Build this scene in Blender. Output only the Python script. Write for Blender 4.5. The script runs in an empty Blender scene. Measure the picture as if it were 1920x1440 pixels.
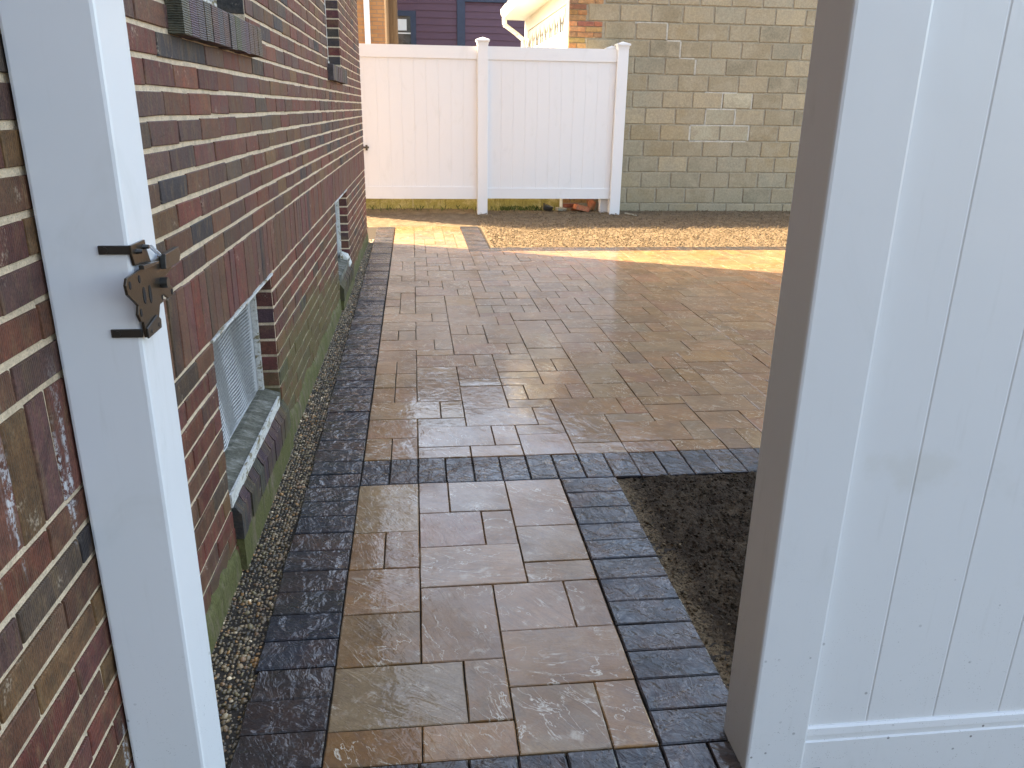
import bpy, math, random
import numpy as np
from mathutils import Matrix, Vector
random.seed(7); np.random.seed(7)
sc = bpy.context.scene
R = math.radians

# ------------------------------------------------------------------ camera
def make_camera():
    F, PSI, TH, RHO = 1480.0, R(6.55), R(19.25), R(0.9)
    f = Vector((math.sin(PSI)*math.cos(TH), math.cos(PSI)*math.cos(TH), -math.sin(TH)))
    r0 = Vector((math.cos(PSI), -math.sin(PSI), 0)); u0 = r0.cross(f)
    r = r0*math.cos(RHO) + u0*math.sin(RHO); u = r.cross(f)
    cd = bpy.data.cameras.new('camera'); co = bpy.data.objects.new('camera', cd)
    sc.collection.objects.link(co)
    m = Matrix(((r.x, u.x, -f.x, 0), (r.y, u.y, -f.y, 0), (r.z, u.z, -f.z, 1.28), (0, 0, 0, 1)))
    co.matrix_world = m
    cd.sensor_width = 36; cd.lens = 36*F/1920; cd.clip_start = 0.02; cd.clip_end = 600
    sc.camera = co
    return f, r, u
CF, CR, CU = make_camera()
sc.render.resolution_x, sc.render.resolution_y = 1024, 768

# ------------------------------------------------------------------ sky, sun, exposure
SUN_EL = R(39.5); SUN_H = Vector((-1.0, 0.49)).normalized()      # horizontal direction towards the sun
w = bpy.data.worlds.new('World'); sc.world = w; w.use_nodes = True
nt = w.node_tree; bg = nt.nodes['Background']
sky = nt.nodes.new('ShaderNodeTexSky'); sky.sky_type = 'NISHITA'; sky.sun_disc = False
sky.sun_elevation = SUN_EL; sky.sun_rotation = math.atan2(SUN_H.x, SUN_H.y)
sky.air_density = 1.0; sky.dust_density = 3.0; sky.ozone_density = 1.0
nt.links.new(sky.outputs[0], bg.inputs[0]); bg.inputs[1].default_value = 0.15
sd = bpy.data.lights.new('sun', 'SUN'); so = bpy.data.objects.new('sun', sd); sc.collection.objects.link(so)
sd.energy = 4.4; sd.angle = R(0.53); sd.color = (1.0, 0.87, 0.66)
sv = Vector((SUN_H.x*math.cos(SUN_EL), SUN_H.y*math.cos(SUN_EL), math.sin(SUN_EL)))
so.rotation_euler = sv.to_track_quat('Z', 'Y').to_euler(); so.location = (-6, 12, 12)
vs = sc.view_settings
vs.view_transform = 'Standard'; vs.look = 'None'; vs.gamma = 1; vs.use_curve_mapping = False
vs.exposure = 2.8
vs.use_white_balance = True; vs.white_balance_temperature = 7700; vs.white_balance_tint = 10

# ------------------------------------------------------------------ helpers
COL = sc.collection
def proj(p):
    d = Vector(p) - Vector((0, 0, 1.28)); z = d.dot(CF)
    if z < 0.05: return None
    return (960+1480*d.dot(CR)/z, 720-1480*d.dot(CU)/z, z)
def px_area(p, w_, h_):
    q = proj(p)
    if q is None or not (-60 < q[0] < 1980 and -60 < q[1] < 1500): return 0
    return w_*h_/(q[2]**2)
def tag(o, label=None, cat=None, group=None, kind=None):
    for k, v in (('label', label), ('category', cat), ('group', group), ('kind', kind)):
        if v: o[k] = v
    return o
def empty(name, loc, label=None, cat=None, group=None):
    o = bpy.data.objects.new(name, None); COL.objects.link(o); o.location = loc; o.empty_display_size = 0.1
    return tag(o, label, cat, group)

class MB:
    def __init__(s): s.v = []; s.f = []; s.c = []
    def add(s, verts, faces, col=(0.5, 0.5, 0.5, 0.5)):
        b = len(s.v); s.v.extend(tuple(p) for p in verts)
        s.f.extend(tuple(b+i for i in f) for f in faces)
        if col and isinstance(col[0], (tuple, list)): s.c.extend(tuple(c) for c in col)
        else: s.c.extend([tuple(col)]*len(verts))
        return s
    def box(s, x0, x1, y0, y1, z0, z1, col=(0.5, 0.5, 0.5, 0.5)):
        v = [(x, y, z) for z in (z0, z1) for y in (y0, y1) for x in (x0, x1)]
        f = [(0, 2, 3, 1), (4, 5, 7, 6), (0, 1, 5, 4), (2, 6, 7, 3), (0, 4, 6, 2), (1, 3, 7, 5)]
        return s.add(v, f, col)
    def bar(s, a, b, r, n=6, col=(0.5, 0.5, 0.5, 0.5), r2=None):
        a = Vector(a); b = Vector(b); d = (b-a).normalized()
        t = Vector((0, 0, 1)) if abs(d.z) < 0.9 else Vector((1, 0, 0))
        u = d.cross(t).normalized(); v = d.cross(u); r2 = r if r2 is None else r2
        vs_ = []
        for k in range(n):
            an = 2*math.pi*k/n; vs_.append(a+u*(r*math.cos(an))+v*(r*math.sin(an)))
        for k in range(n):
            an = 2*math.pi*k/n; vs_.append(b+u*(r2*math.cos(an))+v*(r2*math.sin(an)))
        fs = [(k, k+n, (k+1) % n+n, (k+1) % n) for k in range(n)]
        fs += [tuple(range(n)), tuple(reversed(range(n, 2*n)))]
        return s.add(vs_, fs, col)
    def extrude(s, pts, axis, a0, a1, col=(0.5, 0.5, 0.5, 0.5)):
        """closed outline pts (p,q) swept along axis ('x','y','z') from a0 to a1"""
        def P(p, q, a): return {'x': (a, p, q), 'y': (p, a, q), 'z': (p, q, a)}[axis]
        n = len(pts)
        v = [P(p, q, a0) for p, q in pts]+[P(p, q, a1) for p, q in pts]
        f = [(k, (k+1) % n, (k+1) % n+n, k+n) for k in range(n)]+[tuple(reversed(range(n))), tuple(range(n, 2*n))]
        return s.add(v, f, col)
    def build(s, name, mat, parent=None, smooth=False, bevel=0, fix=True):
        me = bpy.data.meshes.new(name); me.from_pydata(s.v, [], s.f)
        at = me.color_attributes.new('tint', 'FLOAT_COLOR', 'POINT')
        at.data.foreach_set('color', np.array(s.c, dtype=np.float32).ravel())
        me.materials.append(mat)
        if fix:
            import bmesh
            bm = bmesh.new(); bm.from_mesh(me); bmesh.ops.recalc_face_normals(bm, faces=bm.faces)
            if bevel: bmesh.ops.bevel(bm, geom=[e for e in bm.edges if e.calc_face_angle(0) > 0.5], offset=bevel, segments=2, affect='EDGES', profile=0.5)
            bm.to_mesh(me); bm.free()
        if smooth: me.polygons.foreach_set('use_smooth', [True]*len(me.polygons))
        me.update()
        o = bpy.data.objects.new(name, me); COL.objects.link(o)
        if parent is not None:
            o.parent = parent
            o.matrix_parent_inverse = Matrix.Translation(parent_loc(parent)).inverted()
        return o
def parent_loc(p):
    v = Vector(p.location)
    q = p.parent
    return v if q is None else v
def cbox(mb, o, U, V, w_, h_, d, c, col, jit=0.0, col2=None, n_up=0.0):
    """chamfered slab: base corner o, axes U,V, height d along U x V; open at the back"""
    U = Vector(U); V = Vector(V); N = U.cross(V); o = Vector(o)
    j = lambda: random.uniform(-jit, jit)
    def P(a, b, n): return o+U*a+V*b+N*n
    A = [(0, 0), (w_, 0), (w_, h_), (0, h_)]
    A = [(a+j(), b+j()) for a, b in A]
    tl = [random.uniform(-n_up, n_up) for _ in range(4)]
    ins = [(c, c), (-c, c), (-c, -c), (c, -c)]
    v = [P(a, b, -0.004) for a, b in A]+[P(a, b, d-c+t) for (a, b), t in zip(A, tl)]
    v += [P(a+i, b+k, d+t) for (a, b), (i, k), t in zip(A, ins, tl)]
    f = [(k, (k+1) % 4, (k+1) % 4+4, k+4) for k in range(4)]
    f += [(k+4, (k+1) % 4+4, (k+1) % 4+8, k+8) for k in range(4)]+[(8, 9, 10, 11)]
    if col2 is None: cols = [col]*12
    else: cols = [col, col2, col2, col]*3
    mb.add(v, f, cols)

# ------------------------------------------------------------------ shader helper
class SH:
    def __init__(s, name):
        s.m = bpy.data.materials.new(name); s.m.use_nodes = True; s.t = s.m.node_tree
        s.b = s.t.nodes['Principled BSDF']
        s.pos = s.t.nodes.new('ShaderNodeNewGeometry').outputs['Position']
        s._a = None
    def n(s, t, **kw):
        x = s.t.nodes.new(t)
        for k, v in kw.items(): setattr(x, k, v)
        return x
    def put(s, sock, v):
        if isinstance(v, bpy.types.NodeSocket): s.t.links.new(v, sock)
        else: sock.default_value = v
    def attr(s):
        if s._a is None: s._a = s.n('ShaderNodeAttribute', attribute_name='tint')
        return s._a
    @property
    def tint(s): return s.attr().outputs['Color']
    @property
    def seed(s): return s.attr().outputs['Alpha']
    def math(s, op, a, b=0.0, c=None, clamp=False):
        x = s.n('ShaderNodeMath', operation=op, use_clamp=clamp); s.put(x.inputs[0], a); s.put(x.inputs[1], b)
        if c is not None: s.put(x.inputs[2], c)
        return x.outputs[0]
    def vmath(s, op, a, b):
        x = s.n('ShaderNodeVectorMath', operation=op); s.put(x.inputs[0], a); s.put(x.inputs[1], b); return x.outputs[0]
    def mapping(s, v, scale=(1, 1, 1), rot=(0, 0, 0)):
        x = s.n('ShaderNodeMapping'); s.put(x.inputs['Vector'], v); x.inputs['Scale'].default_value = scale; x.inputs['Rotation'].default_value = rot
        return x.outputs[0]
    def shifted(s, k=37.0):
        """world position moved by a random amount per piece, so no pattern runs across pieces"""
        c = s.n('ShaderNodeCombineXYZ'); a = s.math('MULTIPLY', s.seed, k)
        s.put(c.inputs[0], a); s.put(c.inputs[1], s.math('MULTIPLY', a, 1.7)); s.put(c.inputs[2], s.math('MULTIPLY', a, 0.6))
        return s.vmath('ADD', s.pos, c.outputs[0])
    def noise(s, v, scale, detail=4, rough=0.55, dist=0.0):
        x = s.n('ShaderNodeTexNoise'); s.put(x.inputs['Vector'], v); s.put(x.inputs['Scale'], scale)
        x.inputs['Detail'].default_value = detail; x.inputs['Roughness'].default_value = rough; x.inputs['Distortion'].default_value = dist
        return x.outputs[0]
    def voro(s, v, scale, feature='F1', out=0, rnd=1.0):
        x = s.n('ShaderNodeTexVoronoi', feature=feature); s.put(x.inputs['Vector'], v); x.inputs['Scale'].default_value = scale
        x.inputs['Randomness'].default_value = rnd
        return x.outputs[out]
    def wave(s, v, scale, dist=0.0, det=2.0, direction='X'):
        x = s.n('ShaderNodeTexWave', wave_type='BANDS', bands_direction=direction); s.put(x.inputs['Vector'], v)
        x.inputs['Scale'].default_value = scale; x.inputs['Distortion'].default_value = dist; x.inputs['Detail'].default_value = det
        return x.outputs['Fac']
    def step(s, v, a, b, smooth=True):
        x = s.n('ShaderNodeMapRange', interpolation_type='SMOOTHSTEP' if smooth else 'LINEAR'); x.clamp = True if hasattr(x, 'clamp') else None
        s.put(x.inputs['Value'], v); s.put(x.inputs['From Min'], a); s.put(x.inputs['From Max'], b)
        return x.outputs[0]
    def rng(s, v, a, b, c, d):
        x = s.n('ShaderNodeMapRange'); s.put(x.inputs['Value'], v)
        for k, q in zip(('From Min', 'From Max', 'To Min', 'To Max'), (a, b, c, d)): s.put(x.inputs[k], q)
        return x.outputs[0]
    def mix(s, fac, a, b, mode='MIX'):
        x = s.n('ShaderNodeMix', data_type='RGBA', blend_type=mode)
        s.put(x.inputs['Factor'], fac)
        for sk, v in ((x.inputs['A'] if False else x.inputs[6], a), (x.inputs[7], b)):
            if isinstance(v, tuple) and len(v) == 3: v = v+(1.0,)
            s.put(sk, v)
        return x.outputs[2]
    def scale(s, col, k):
        x = s.n('ShaderNodeVectorMath', operation='SCALE'); s.put(x.inputs[0], col); s.put(x.inputs['Scale'], k); return x.outputs[0]
    def xyz(s, v=None):
        x = s.n('ShaderNodeSeparateXYZ'); s.put(x.inputs[0], s.pos if v is None else v); return x.outputs
    def bump(s, h, dist, strength=1.0, normal=None):
        x = s.n('ShaderNodeBump'); s.put(x.inputs['Height'], h); x.inputs['Distance'].default_value = dist; s.put(x.inputs['Strength'], strength)
        if normal is not None: s.put(x.inputs['Normal'], normal)
        return x.outputs[0]
    def set(s, **kw):
        for k, v in kw.items():
            if isinstance(v, tuple) and len(v) == 3: v = v+(1.0,)
            s.put(s.b.inputs[k.replace('_', ' ')], v)
        return s.m

MAT = {}
def wet_stone(name, ochre, pale, dark, vein, wet, rel):
    s = SH(name); p = s.shifted()
    vr = s.n('ShaderNodeVectorRotate', rotation_type='Z_AXIS'); s.put(vr.inputs['Vector'], p)
    s.put(vr.inputs['Angle'], s.rng(s.math('FRACT', s.math('MULTIPLY', s.seed, 7.31)), 0, 1, 0.1, 1.5)); rot = vr.outputs[0]
    big = s.noise(p, 7, 3, 0.6, 0.6); med = s.noise(p, 24, 4, 0.65, 0.4); fine = s.noise(p, 160, 2, 0.6)
    grain = s.noise(s.mapping(rot, (5, 22, 8)), 1.6, 4, 0.62, 1.6)
    c = s.mix(s.math('MULTIPLY', s.step(big, 0.42, 0.62), s.rng(s.math('FRACT', s.math('MULTIPLY', s.seed, 13.7)), 0, 1, 0.25, 1.0)), s.tint, ochre)
    c = s.mix(s.math('MULTIPLY', s.step(med, 0.48, 0.72), 0.55), c, pale)
    c = s.mix(s.math('MULTIPLY', s.step(grain, 0.50, 0.36), 0.32), c, dark)
    c = s.scale(c, s.rng(s.noise(p, 4.5, 3, 0.6), 0.3, 0.7, 0.78, 1.2))
    ridge = s.math('ABSOLUTE', s.math('SUBTRACT', s.noise(s.mapping(rot, (4, 9, 6)), 1.7, 5, 0.55, 1.2), 0.5))
    c = s.mix(s.math('MULTIPLY', s.step(ridge, 0.012, 0.0), s.step(big, 0.4, 0.6)), c, vein)
    haze = s.math('MULTIPLY', s.step(s.noise(p, 11, 4, 0.75, 0.5), 0.56, 0.74), s.step(med, 0.42, 0.6))
    c = s.mix(s.math('MULTIPLY', haze, 0.55), c, vein)
    c = s.scale(c, s.rng(fine, 0.25, 0.75, 0.86, 1.12))
    pits = s.step(s.voro(p, 95), 0.10, 0.02)
    c = s.mix(s.math('MULTIPLY', pits, s.step(med, 0.5, 0.6)), c, dark)
    tz = s.math('MULTIPLY', grain, 5.0); terr = s.math('ADD', s.math('FLOOR', tz), s.step(s.math('FRACT', tz), 0.55, 1.0))
    h = s.math('ADD', s.math('MULTIPLY', terr, wet[3]), s.math('MULTIPLY', med, 0.8))
    h = s.math('ADD', h, s.math('MULTIPLY', fine, 0.05))
    bn = s.bump(h, rel, 0.7)
    wn = s.bump(s.math('ADD', s.math('MULTIPLY', terr, wet[3]), s.math('MULTIPLY', s.noise(p, 17, 3, 0.55, 0.6), 1.6)), wet[4], wet[2])
    wf = s.step(s.noise(s.pos, 3.2, 4, 0.6), 0.30, 0.62)
    cr = s.rng(med, 0.3, 0.7, wet[0], wet[1])
    MAT[name] = s.set(Base_Color=c, Roughness=0.55, Normal=bn, Coat_Weight=s.rng(wf, 0, 1, 0.55, 1.0), Coat_Roughness=cr, Coat_IOR=1.45, Coat_Normal=wn, Specular_IOR_Level=0.2)
wet_stone('tan_paver_stone', (0.23, 0.105, 0.030), (0.29, 0.19, 0.105), (0.12, 0.066, 0.033), (0.55, 0.46, 0.34), (0.03, 0.13, 0.24, 0.10, 0.0036), 0.0045)
wet_stone('dark_paver_stone', (0.060, 0.028, 0.016), (0.030, 0.029, 0.030), (0.008, 0.008, 0.009), (0.14, 0.13, 0.125), (0.02, 0.09, 0.75, 0.06, 0.012), 0.006)

def moss_mask(s, base=0.10):
    x, y, z = s.xyz()
    top = s.math('ADD', base, s.math('MULTIPLY', s.step(y, 2.7, 3.1), s.math('MULTIPLY', s.step(y, 6.6, 3.6), 0.34)))
    top = s.math('ADD', top, s.math('MULTIPLY', s.math('SUBTRACT', s.noise(s.mapping(s.pos, (1, 3, 1.2)), 3.2, 5, 0.65), 0.5), 0.42))
    return s.math('MULTIPLY', s.step(s.math('SUBTRACT', top, z), -0.06, 0.10), s.rng(s.noise(s.pos, 22, 5, 0.7), 0.3, 0.7, 0.35, 1.0))
def efflo(s):
    x, y, z = s.xyz()
    st = s.step(s.noise(s.mapping(s.pos, (1, 24, 2.2)), 1.0, 3, 0.5), 0.60, 0.68)
    br = s.step(s.noise(s.pos, 120, 4, 0.7), 0.46, 0.58)
    zone = s.math('MULTIPLY', s.step(y, 1.5, 1.3), s.step(z, 0.95, 0.75))
    return s.math('MULTIPLY', s.math('MULTIPLY', st, br), zone)
def brick_mat(name, grooves='Y', moss=True, amp=1.0, k=1.0):
    s = SH(name); p = s.shifted(11)
    n1 = s.noise(p, 26, 5, 0.65); n2 = s.noise(p, 180, 3, 0.6); n3 = s.noise(s.mapping(p, (1, 9, 2.2)), 6, 4, 0.6)
    c = s.mix(s.math('MULTIPLY', s.step(n3, 0.45, 0.7), 0.5), s.tint, (0.17*k, 0.105*k, 0.05*k))
    c = s.scale(c, s.rng(n1, 0.25, 0.75, 0.50, 1.45))
    c = s.scale(c, s.rng(n2, 0.25, 0.75, 0.65, 1.35))
    c = s.mix(s.math('MULTIPLY', s.step(s.voro(p, 120), 0.16, 0.05), 0.6), c, (0.02, 0.016, 0.014))
    sm = s.math('MULTIPLY', s.step(s.noise(s.pos, 13, 4, 0.7), 0.62, 0.70), s.step(n2, 0.45, 0.6))
    c = s.mix(s.math('MULTIPLY', sm, 0.5), c, (0.50, 0.40, 0.29))
    if moss:
        c = s.mix(s.math('MULTIPLY', efflo(s), 0.85), c, (0.62, 0.62, 0.62))
        c = s.mix(s.math('MULTIPLY', moss_mask(s), 0.85), c, (0.105, 0.098, 0.030))
    gv = s.wave(s.mapping(p, (1, 1, 1)), 62, 3.0, 2.0, grooves)
    h = s.math('ADD', s.math('MULTIPLY', gv, 0.5*amp), s.math('ADD', s.math('MULTIPLY', n1, 0.9), s.math('MULTIPLY', n2, 0.5)))
    MAT[name] = s.set(Base_Color=c, Roughness=s.rng(n1, 0.3, 0.7, 0.5, 0.8), Normal=s.bump(h, 0.0022, 0.8), Specular_IOR_Level=0.35)
brick_mat('red_brick_face')
brick_mat('wirecut_brick', 'Z', True, 3.0)
brick_mat('orange_brick_face', 'X', False, 0.4, 2.6)

def mortar_mat(name, col, moss=True):
    s = SH(name)
    n1 = s.noise(s.pos, 30, 5, 0.7); n2 = s.noise(s.pos, 260, 3, 0.65)
    c = s.scale(s.mix(s.step(n1, 0.35, 0.7), col, tuple(x*0.72 for x in col)), s.rng(n2, 0.25, 0.75, 0.72, 1.2))
    c = s.mix(s.step(s.voro(s.pos, 180), 0.14, 0.04), c, (0.10, 0.09, 0.08))
    if moss:
        c = s.mix(s.math('MULTIPLY', moss_mask(s, 0.14), 0.9), c, (0.105, 0.105, 0.030))
    MAT[name] = s.set(Base_Color=c, Roughness=0.9, Normal=s.bump(s.math('ADD', n1, n2), 0.004, 0.8), Specular_IOR_Level=0.2)
mortar_mat('cream_mortar', (0.78, 0.61, 0.42))
mortar_mat('grey_mortar', (0.42, 0.36, 0.26), False)

mortar_mat('pale_mortar', (0.56, 0.52, 0.43), False)
def conc_block():
    s = SH('concrete_block_face'); p = s.shifted(23)
    n1 = s.noise(p, 5, 5, 0.65); n2 = s.noise(p, 45, 5, 0.7); n3 = s.noise(p, 300, 2, 0.6)
    x, y, z = s.xyz()
    c = s.mix(s.step(n1, 0.38, 0.68), s.tint, (0.37, 0.305, 0.205))
    c = s.scale(c, s.math('MULTIPLY', s.rng(n2, 0.25, 0.75, 0.72, 1.25), s.rng(n3, 0.25, 0.75, 0.85, 1.15)))
    g = s.math('MULTIPLY', s.step(s.math('ADD', z, s.math('MULTIPLY', s.noise(s.pos, 2.0, 4, 0.6), 0.8)), 0.80, 0.15), 0.45)
    c = s.mix(g, c, (0.17, 0.165, 0.115))
    MAT['concrete_block_face'] = s.set(Base_Color=c, Roughness=0.9, Normal=s.bump(s.math('ADD', n2, n3), 0.004, 0.7), Specular_IOR_Level=0.2)
conc_block()

def vinyl(name, dirt=0.35, specks=True):
    s = SH(name); x, y, z = s.xyz()
    sm = s.math('MULTIPLY', s.step(s.noise(s.mapping(s.pos, (1, 1, 0.45)), 7, 5, 0.6, 0.8), 0.55, 0.80), dirt)
    sm2 = s.math('MULTIPLY', s.step(s.noise(s.mapping(s.pos, (30, 30, 3)), 1.5, 3, 0.6), 0.60, 0.8), 0.30*dirt)
    c = s.mix(sm, (0.71, 0.71, 0.70), (0.54, 0.54, 0.50)); c = s.mix(sm2, c, (0.45, 0.43, 0.38))
    if specks:
        gx = s.math('DIVIDE', s.math('SUBTRACT', x, 0.885), 0.095); gz = s.math('DIVIDE', s.math('SUBTRACT', z, 0.665), 0.048)
        rr = s.math('ADD', s.math('POWER', s.math('ABSOLUTE', gx), 2.0), s.math('POWER', s.math('ABSOLUTE', gz), 2.0))
        rr = s.math('ADD', rr, s.math('MULTIPLY', s.math('SUBTRACT', s.noise(s.pos, 16, 4, 0.6), 0.5), 4.0))
        c = s.mix(s.math('MULTIPLY', s.step(rr, 1.3, -0.2), 0.20), c, (0.50, 0.47, 0.38))
        low = s.step(s.math('ADD', z, s.math('MULTIPLY', s.noise(s.pos, 6, 3), 0.5)), 0.85, 0.25)
        sp = s.math('MULTIPLY', s.step(s.voro(s.pos, 190), 0.24, 0.12), s.math('MULTIPLY', low, s.step(s.noise(s.pos, 38, 3), 0.47, 0.62)))
        c = s.mix(s.math('MULTIPLY', sp, 0.55), c, (0.22, 0.20, 0.17))
        sp2 = s.math('MULTIPLY', s.step(s.voro(s.pos, 34), 0.13, 0.09), s.step(s.noise(s.pos, 9, 2), 0.52, 0.58))
        c = s.mix(s.math('MULTIPLY', s.math('MULTIPLY', sp2, low), 0.85), c, (0.10, 0.09, 0.08))
    h = s.noise(s.pos, 9, 2, 0.4)
    MAT[name] = s.set(Base_Color=c, Roughness=s.rng(sm, 0, 0.4, 0.30, 0.5), Normal=s.bump(h, 0.004, 0.25), Specular_IOR_Level=0.5)
vinyl('white_vinyl', 0.45)
vinyl('far_white_vinyl', 0.30, False)

def simple(name, col, rough=0.5, metal=0.0, nscale=40, var=0.2, bump=0.001, spec=0.5, mapv=(1, 1, 1), tinted=False):
    s = SH(name); n1 = s.noise(s.mapping(s.pos, mapv), nscale, 5, 0.65)
    c = s.scale(s.tint if tinted else (col+(1.0,))[:3], s.rng(n1, 0.25, 0.75, 1-var, 1+var))
    MAT[name] = s.set(Base_Color=c, Roughness=rough, Metallic=metal, Normal=s.bump(n1, bump, 0.6), Specular_IOR_Level=spec)
simple('black_powdercoat', (0.022, 0.019, 0.015), 0.30, 0.0, 260, 0.25, 0.0004, 0.7)
simple('bronze_powdercoat', (0.050, 0.036, 0.022), 0.30, 0.55, 220, 0.2, 0.0004, 0.7)
simple('zinc_steel', (0.45, 0.45, 0.46), 0.35, 0.9, 200, 0.2, 0.0003)
simple('hole_shadow', (0.006, 0.006, 0.006), 0.8)
simple('joint_sand', (0.045, 0.036, 0.028), 0.95, 0, 300, 0.4, 0.002, 0.1)
def peeling():
    s = SH('peeling_white_paint'); n1 = s.noise(s.mapping(s.pos, (1, 0.6, 1.6)), 24, 5, 0.7, 0.6); n2 = s.noise(s.pos, 120, 3, 0.6)
    c = s.mix(s.step(n1, 0.52, 0.62), (0.62, 0.60, 0.54), (0.24, 0.19, 0.10)); c = s.scale(c, s.rng(n2, 0.25, 0.75, 0.7, 1.2))
    MAT['peeling_white_paint'] = s.set(Base_Color=c, Roughness=0.65, Normal=s.bump(s.math('ADD', n1, s.math('MULTIPLY', n2, 0.3)), 0.004, 0.7), Specular_IOR_Level=0.3)
peeling()
simple('grey_painted_frame', (0.42, 0.42, 0.41), 0.5, 0, 60, 0.2, 0.001, 0.4)
simple('galvanised_wire', (0.50, 0.49, 0.46), 0.45, 0.2, 90, 0.3, 0.0003)
simple('trim_white', (0.74, 0.74, 0.72), 0.45, 0, 12, 0.06, 0.0006, 0.4)
simple('navy_trim', (0.022, 0.036, 0.070), 0.5, 0, 12, 0.15, 0.001, 0.4)
simple('purple_siding', (0.105, 0.056, 0.078), 0.6, 0, 8, 0.15, 0.001, 0.3, (0.3, 1, 8))
simple('pole_wood', (0.085, 0.055, 0.032), 0.85, 0, 9, 0.4, 0.006, 0.2, (6, 6, 0.5))
simple('roof_shingle', (0.06, 0.058, 0.056), 0.9, 0, 30, 0.3, 0.004, 0.2)
simple('house_core', (0.12, 0.07, 0.05), 0.9)
simple('sky_blocker_slate', (0.065, 0.078, 0.10), 0.8)
simple('pebble', (0.2, 0.17, 0.13), 0.32, 0, 130, 0.30, 0.0008, 0.5, (1, 1, 1), True)
simple('clod_soil', (0.07, 0.05, 0.035), 0.95, 0, 170, 0.35, 0.003, 0.1, (1, 1, 1), True)
simple('dry_leaf', (0.3, 0.27, 0.2), 0.8, 0, 60, 0.3, 0.001, 0.2)
simple('weed_green', (0.06, 0.085, 0.02), 0.7, 0, 60, 0.3, 0.001, 0.2)
simple('asphalt', (0.05, 0.05, 0.05), 0.9, 0, 90, 0.35, 0.004, 0.2)

def mossy_concrete(name, base, green, zc):
    s = SH(name); n1 = s.noise(s.mapping(s.pos, (1, 2.5, 1)), 8, 6, 0.7, 0.4); n2 = s.noise(s.pos, 90, 4, 0.65)
    st = s.noise(s.mapping(s.pos, (14, 16, 2.0)), 1.2, 4, 0.6)
    c = s.mix(s.step(n1, 0.30, 0.55), base, green)
    c = s.mix(s.math('MULTIPLY', s.step(st, 0.54, 0.70), 0.6), c, tuple(x*0.45 for x in green))
    c = s.scale(c, s.rng(n2, 0.25, 0.75, 0.62, 1.30))
    MAT[name] = s.set(Base_Color=c, Roughness=0.9, Normal=s.bump(s.math('ADD', n1, s.math('MULTIPLY', n2, 0.6)), 0.006, 0.8), Specular_IOR_Level=0.2)
mossy_concrete('mossy_parging', (0.19, 0.145, 0.095), (0.108, 0.102, 0.036), 0.2)
mossy_concrete('mossy_curb', (0.66, 0.56, 0.30), (0.42, 0.36, 0.13), 0.2)
mossy_concrete('wet_mossy_sill', (0.30, 0.28, 0.23), (0.12, 0.112, 0.082), 0.2)

def soil(name, dark, dry, edge):
    s = SH(name); x, y, z = s.xyz()
    n1 = s.noise(s.pos, 9, 4, 0.7); n2 = s.noise(s.pos, 120, 3, 0.7); n3 = s.voro(s.pos, 85)
    c = s.mix(s.step(n1, 0.42, 0.68), dark, dry)
    if edge:      # dried crust along the paving
        e = s.math('ADD', x, s.math('MULTIPLY', s.math('SUBTRACT', s.noise(s.pos, 14, 5, 0.7), 0.5), 0.16))
        m = s.math('MULTIPLY', s.step(e, 0.770, 0.700), s.step(n2, 0.35, 0.55))
        c = s.mix(m, c, edge)
    c = s.scale(c, s.rng(n2, 0.25, 0.75, 0.55, 1.4))
    h = s.math('SUBTRACT', s.math('MULTIPLY', n2, 1.2), s.math('MULTIPLY', n3, 0.8))
    MAT[name] = s.set(Base_Color=c, Roughness=0.95, Normal=s.bump(h, 0.008, 0.9), Specular_IOR_Level=0.15)
soil('moist_soil', (0.046, 0.031, 0.019), (0.085, 0.058, 0.034), (0.165, 0.115, 0.065))
soil('raked_soil', (0.135, 0.095, 0.058), (0.20, 0.145, 0.090), None)
soil('ground_dirt', (0.11, 0.085, 0.06), (0.17, 0.14, 0.10), None)

def pane(name, a, b):
    s = SH(name); n = s.noise(s.mapping(s.pos, (1, 3, 1.5)), 5, 5, 0.6, 0.8)
    MAT[name] = s.set(Base_Color=s.mix(s.step(n, 0.4, 0.65), a, b), Roughness=0.45 if 'cloudy' in name else 0.12, Specular_IOR_Level=0.6)
pane('cloudy_pane', (0.050, 0.050, 0.044), (0.26, 0.255, 0.23))
pane('dark_pane', (0.02, 0.025, 0.03), (0.05, 0.06, 0.07))

# ================================================================== GROUND
def sheet(name, x0, x1, y0, y1, z, mat, parent=None, kind='structure'):
    m = MB(); m.add([(x0, y0, z), (x1, y0, z), (x1, y1, z), (x0, y1, z)], [(0, 1, 2, 3)])
    o = m.build(name, MAT[mat], parent, fix=False)
    if kind: o['kind'] = kind
    return o
sheet('ground', -250, 250, -250, 250, -0.16, 'ground_dirt')

U = 0.1033                                  # paving module
LX, BY = -0.245, 2.800                      # left seam at the band, far side of the dark band
def patio_xy(i, j):
    y = BY+j*U; return (LX+i*U-0.0098*(j*U), y)
TANS = [tuple(v*k for v, k in zip(c, (1.08, 0.79, 0.49))) for c in [(0.235, 0.172, 0.122), (0.215, 0.150, 0.100), (0.245, 0.165, 0.092), (0.225, 0.140, 0.100), (0.205, 0.165, 0.130), (0.250, 0.190, 0.135), (0.205, 0.135, 0.078)]]
DARKS = [tuple(0.50*v for v in c) for c in [(0.030, 0.031, 0.036), (0.036, 0.036, 0.040), (0.028, 0.030, 0.037), (0.042, 0.036, 0.034), (0.034, 0.037, 0.046), (0.060, 0.038, 0.028)]]
def jcol(c, a=0.12):
    k = random.uniform(1-a, 1+a); return tuple(x*k*random.uniform(0.95, 1.05) for x in c)+(random.random(),)
GAP = 0.0015
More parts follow.
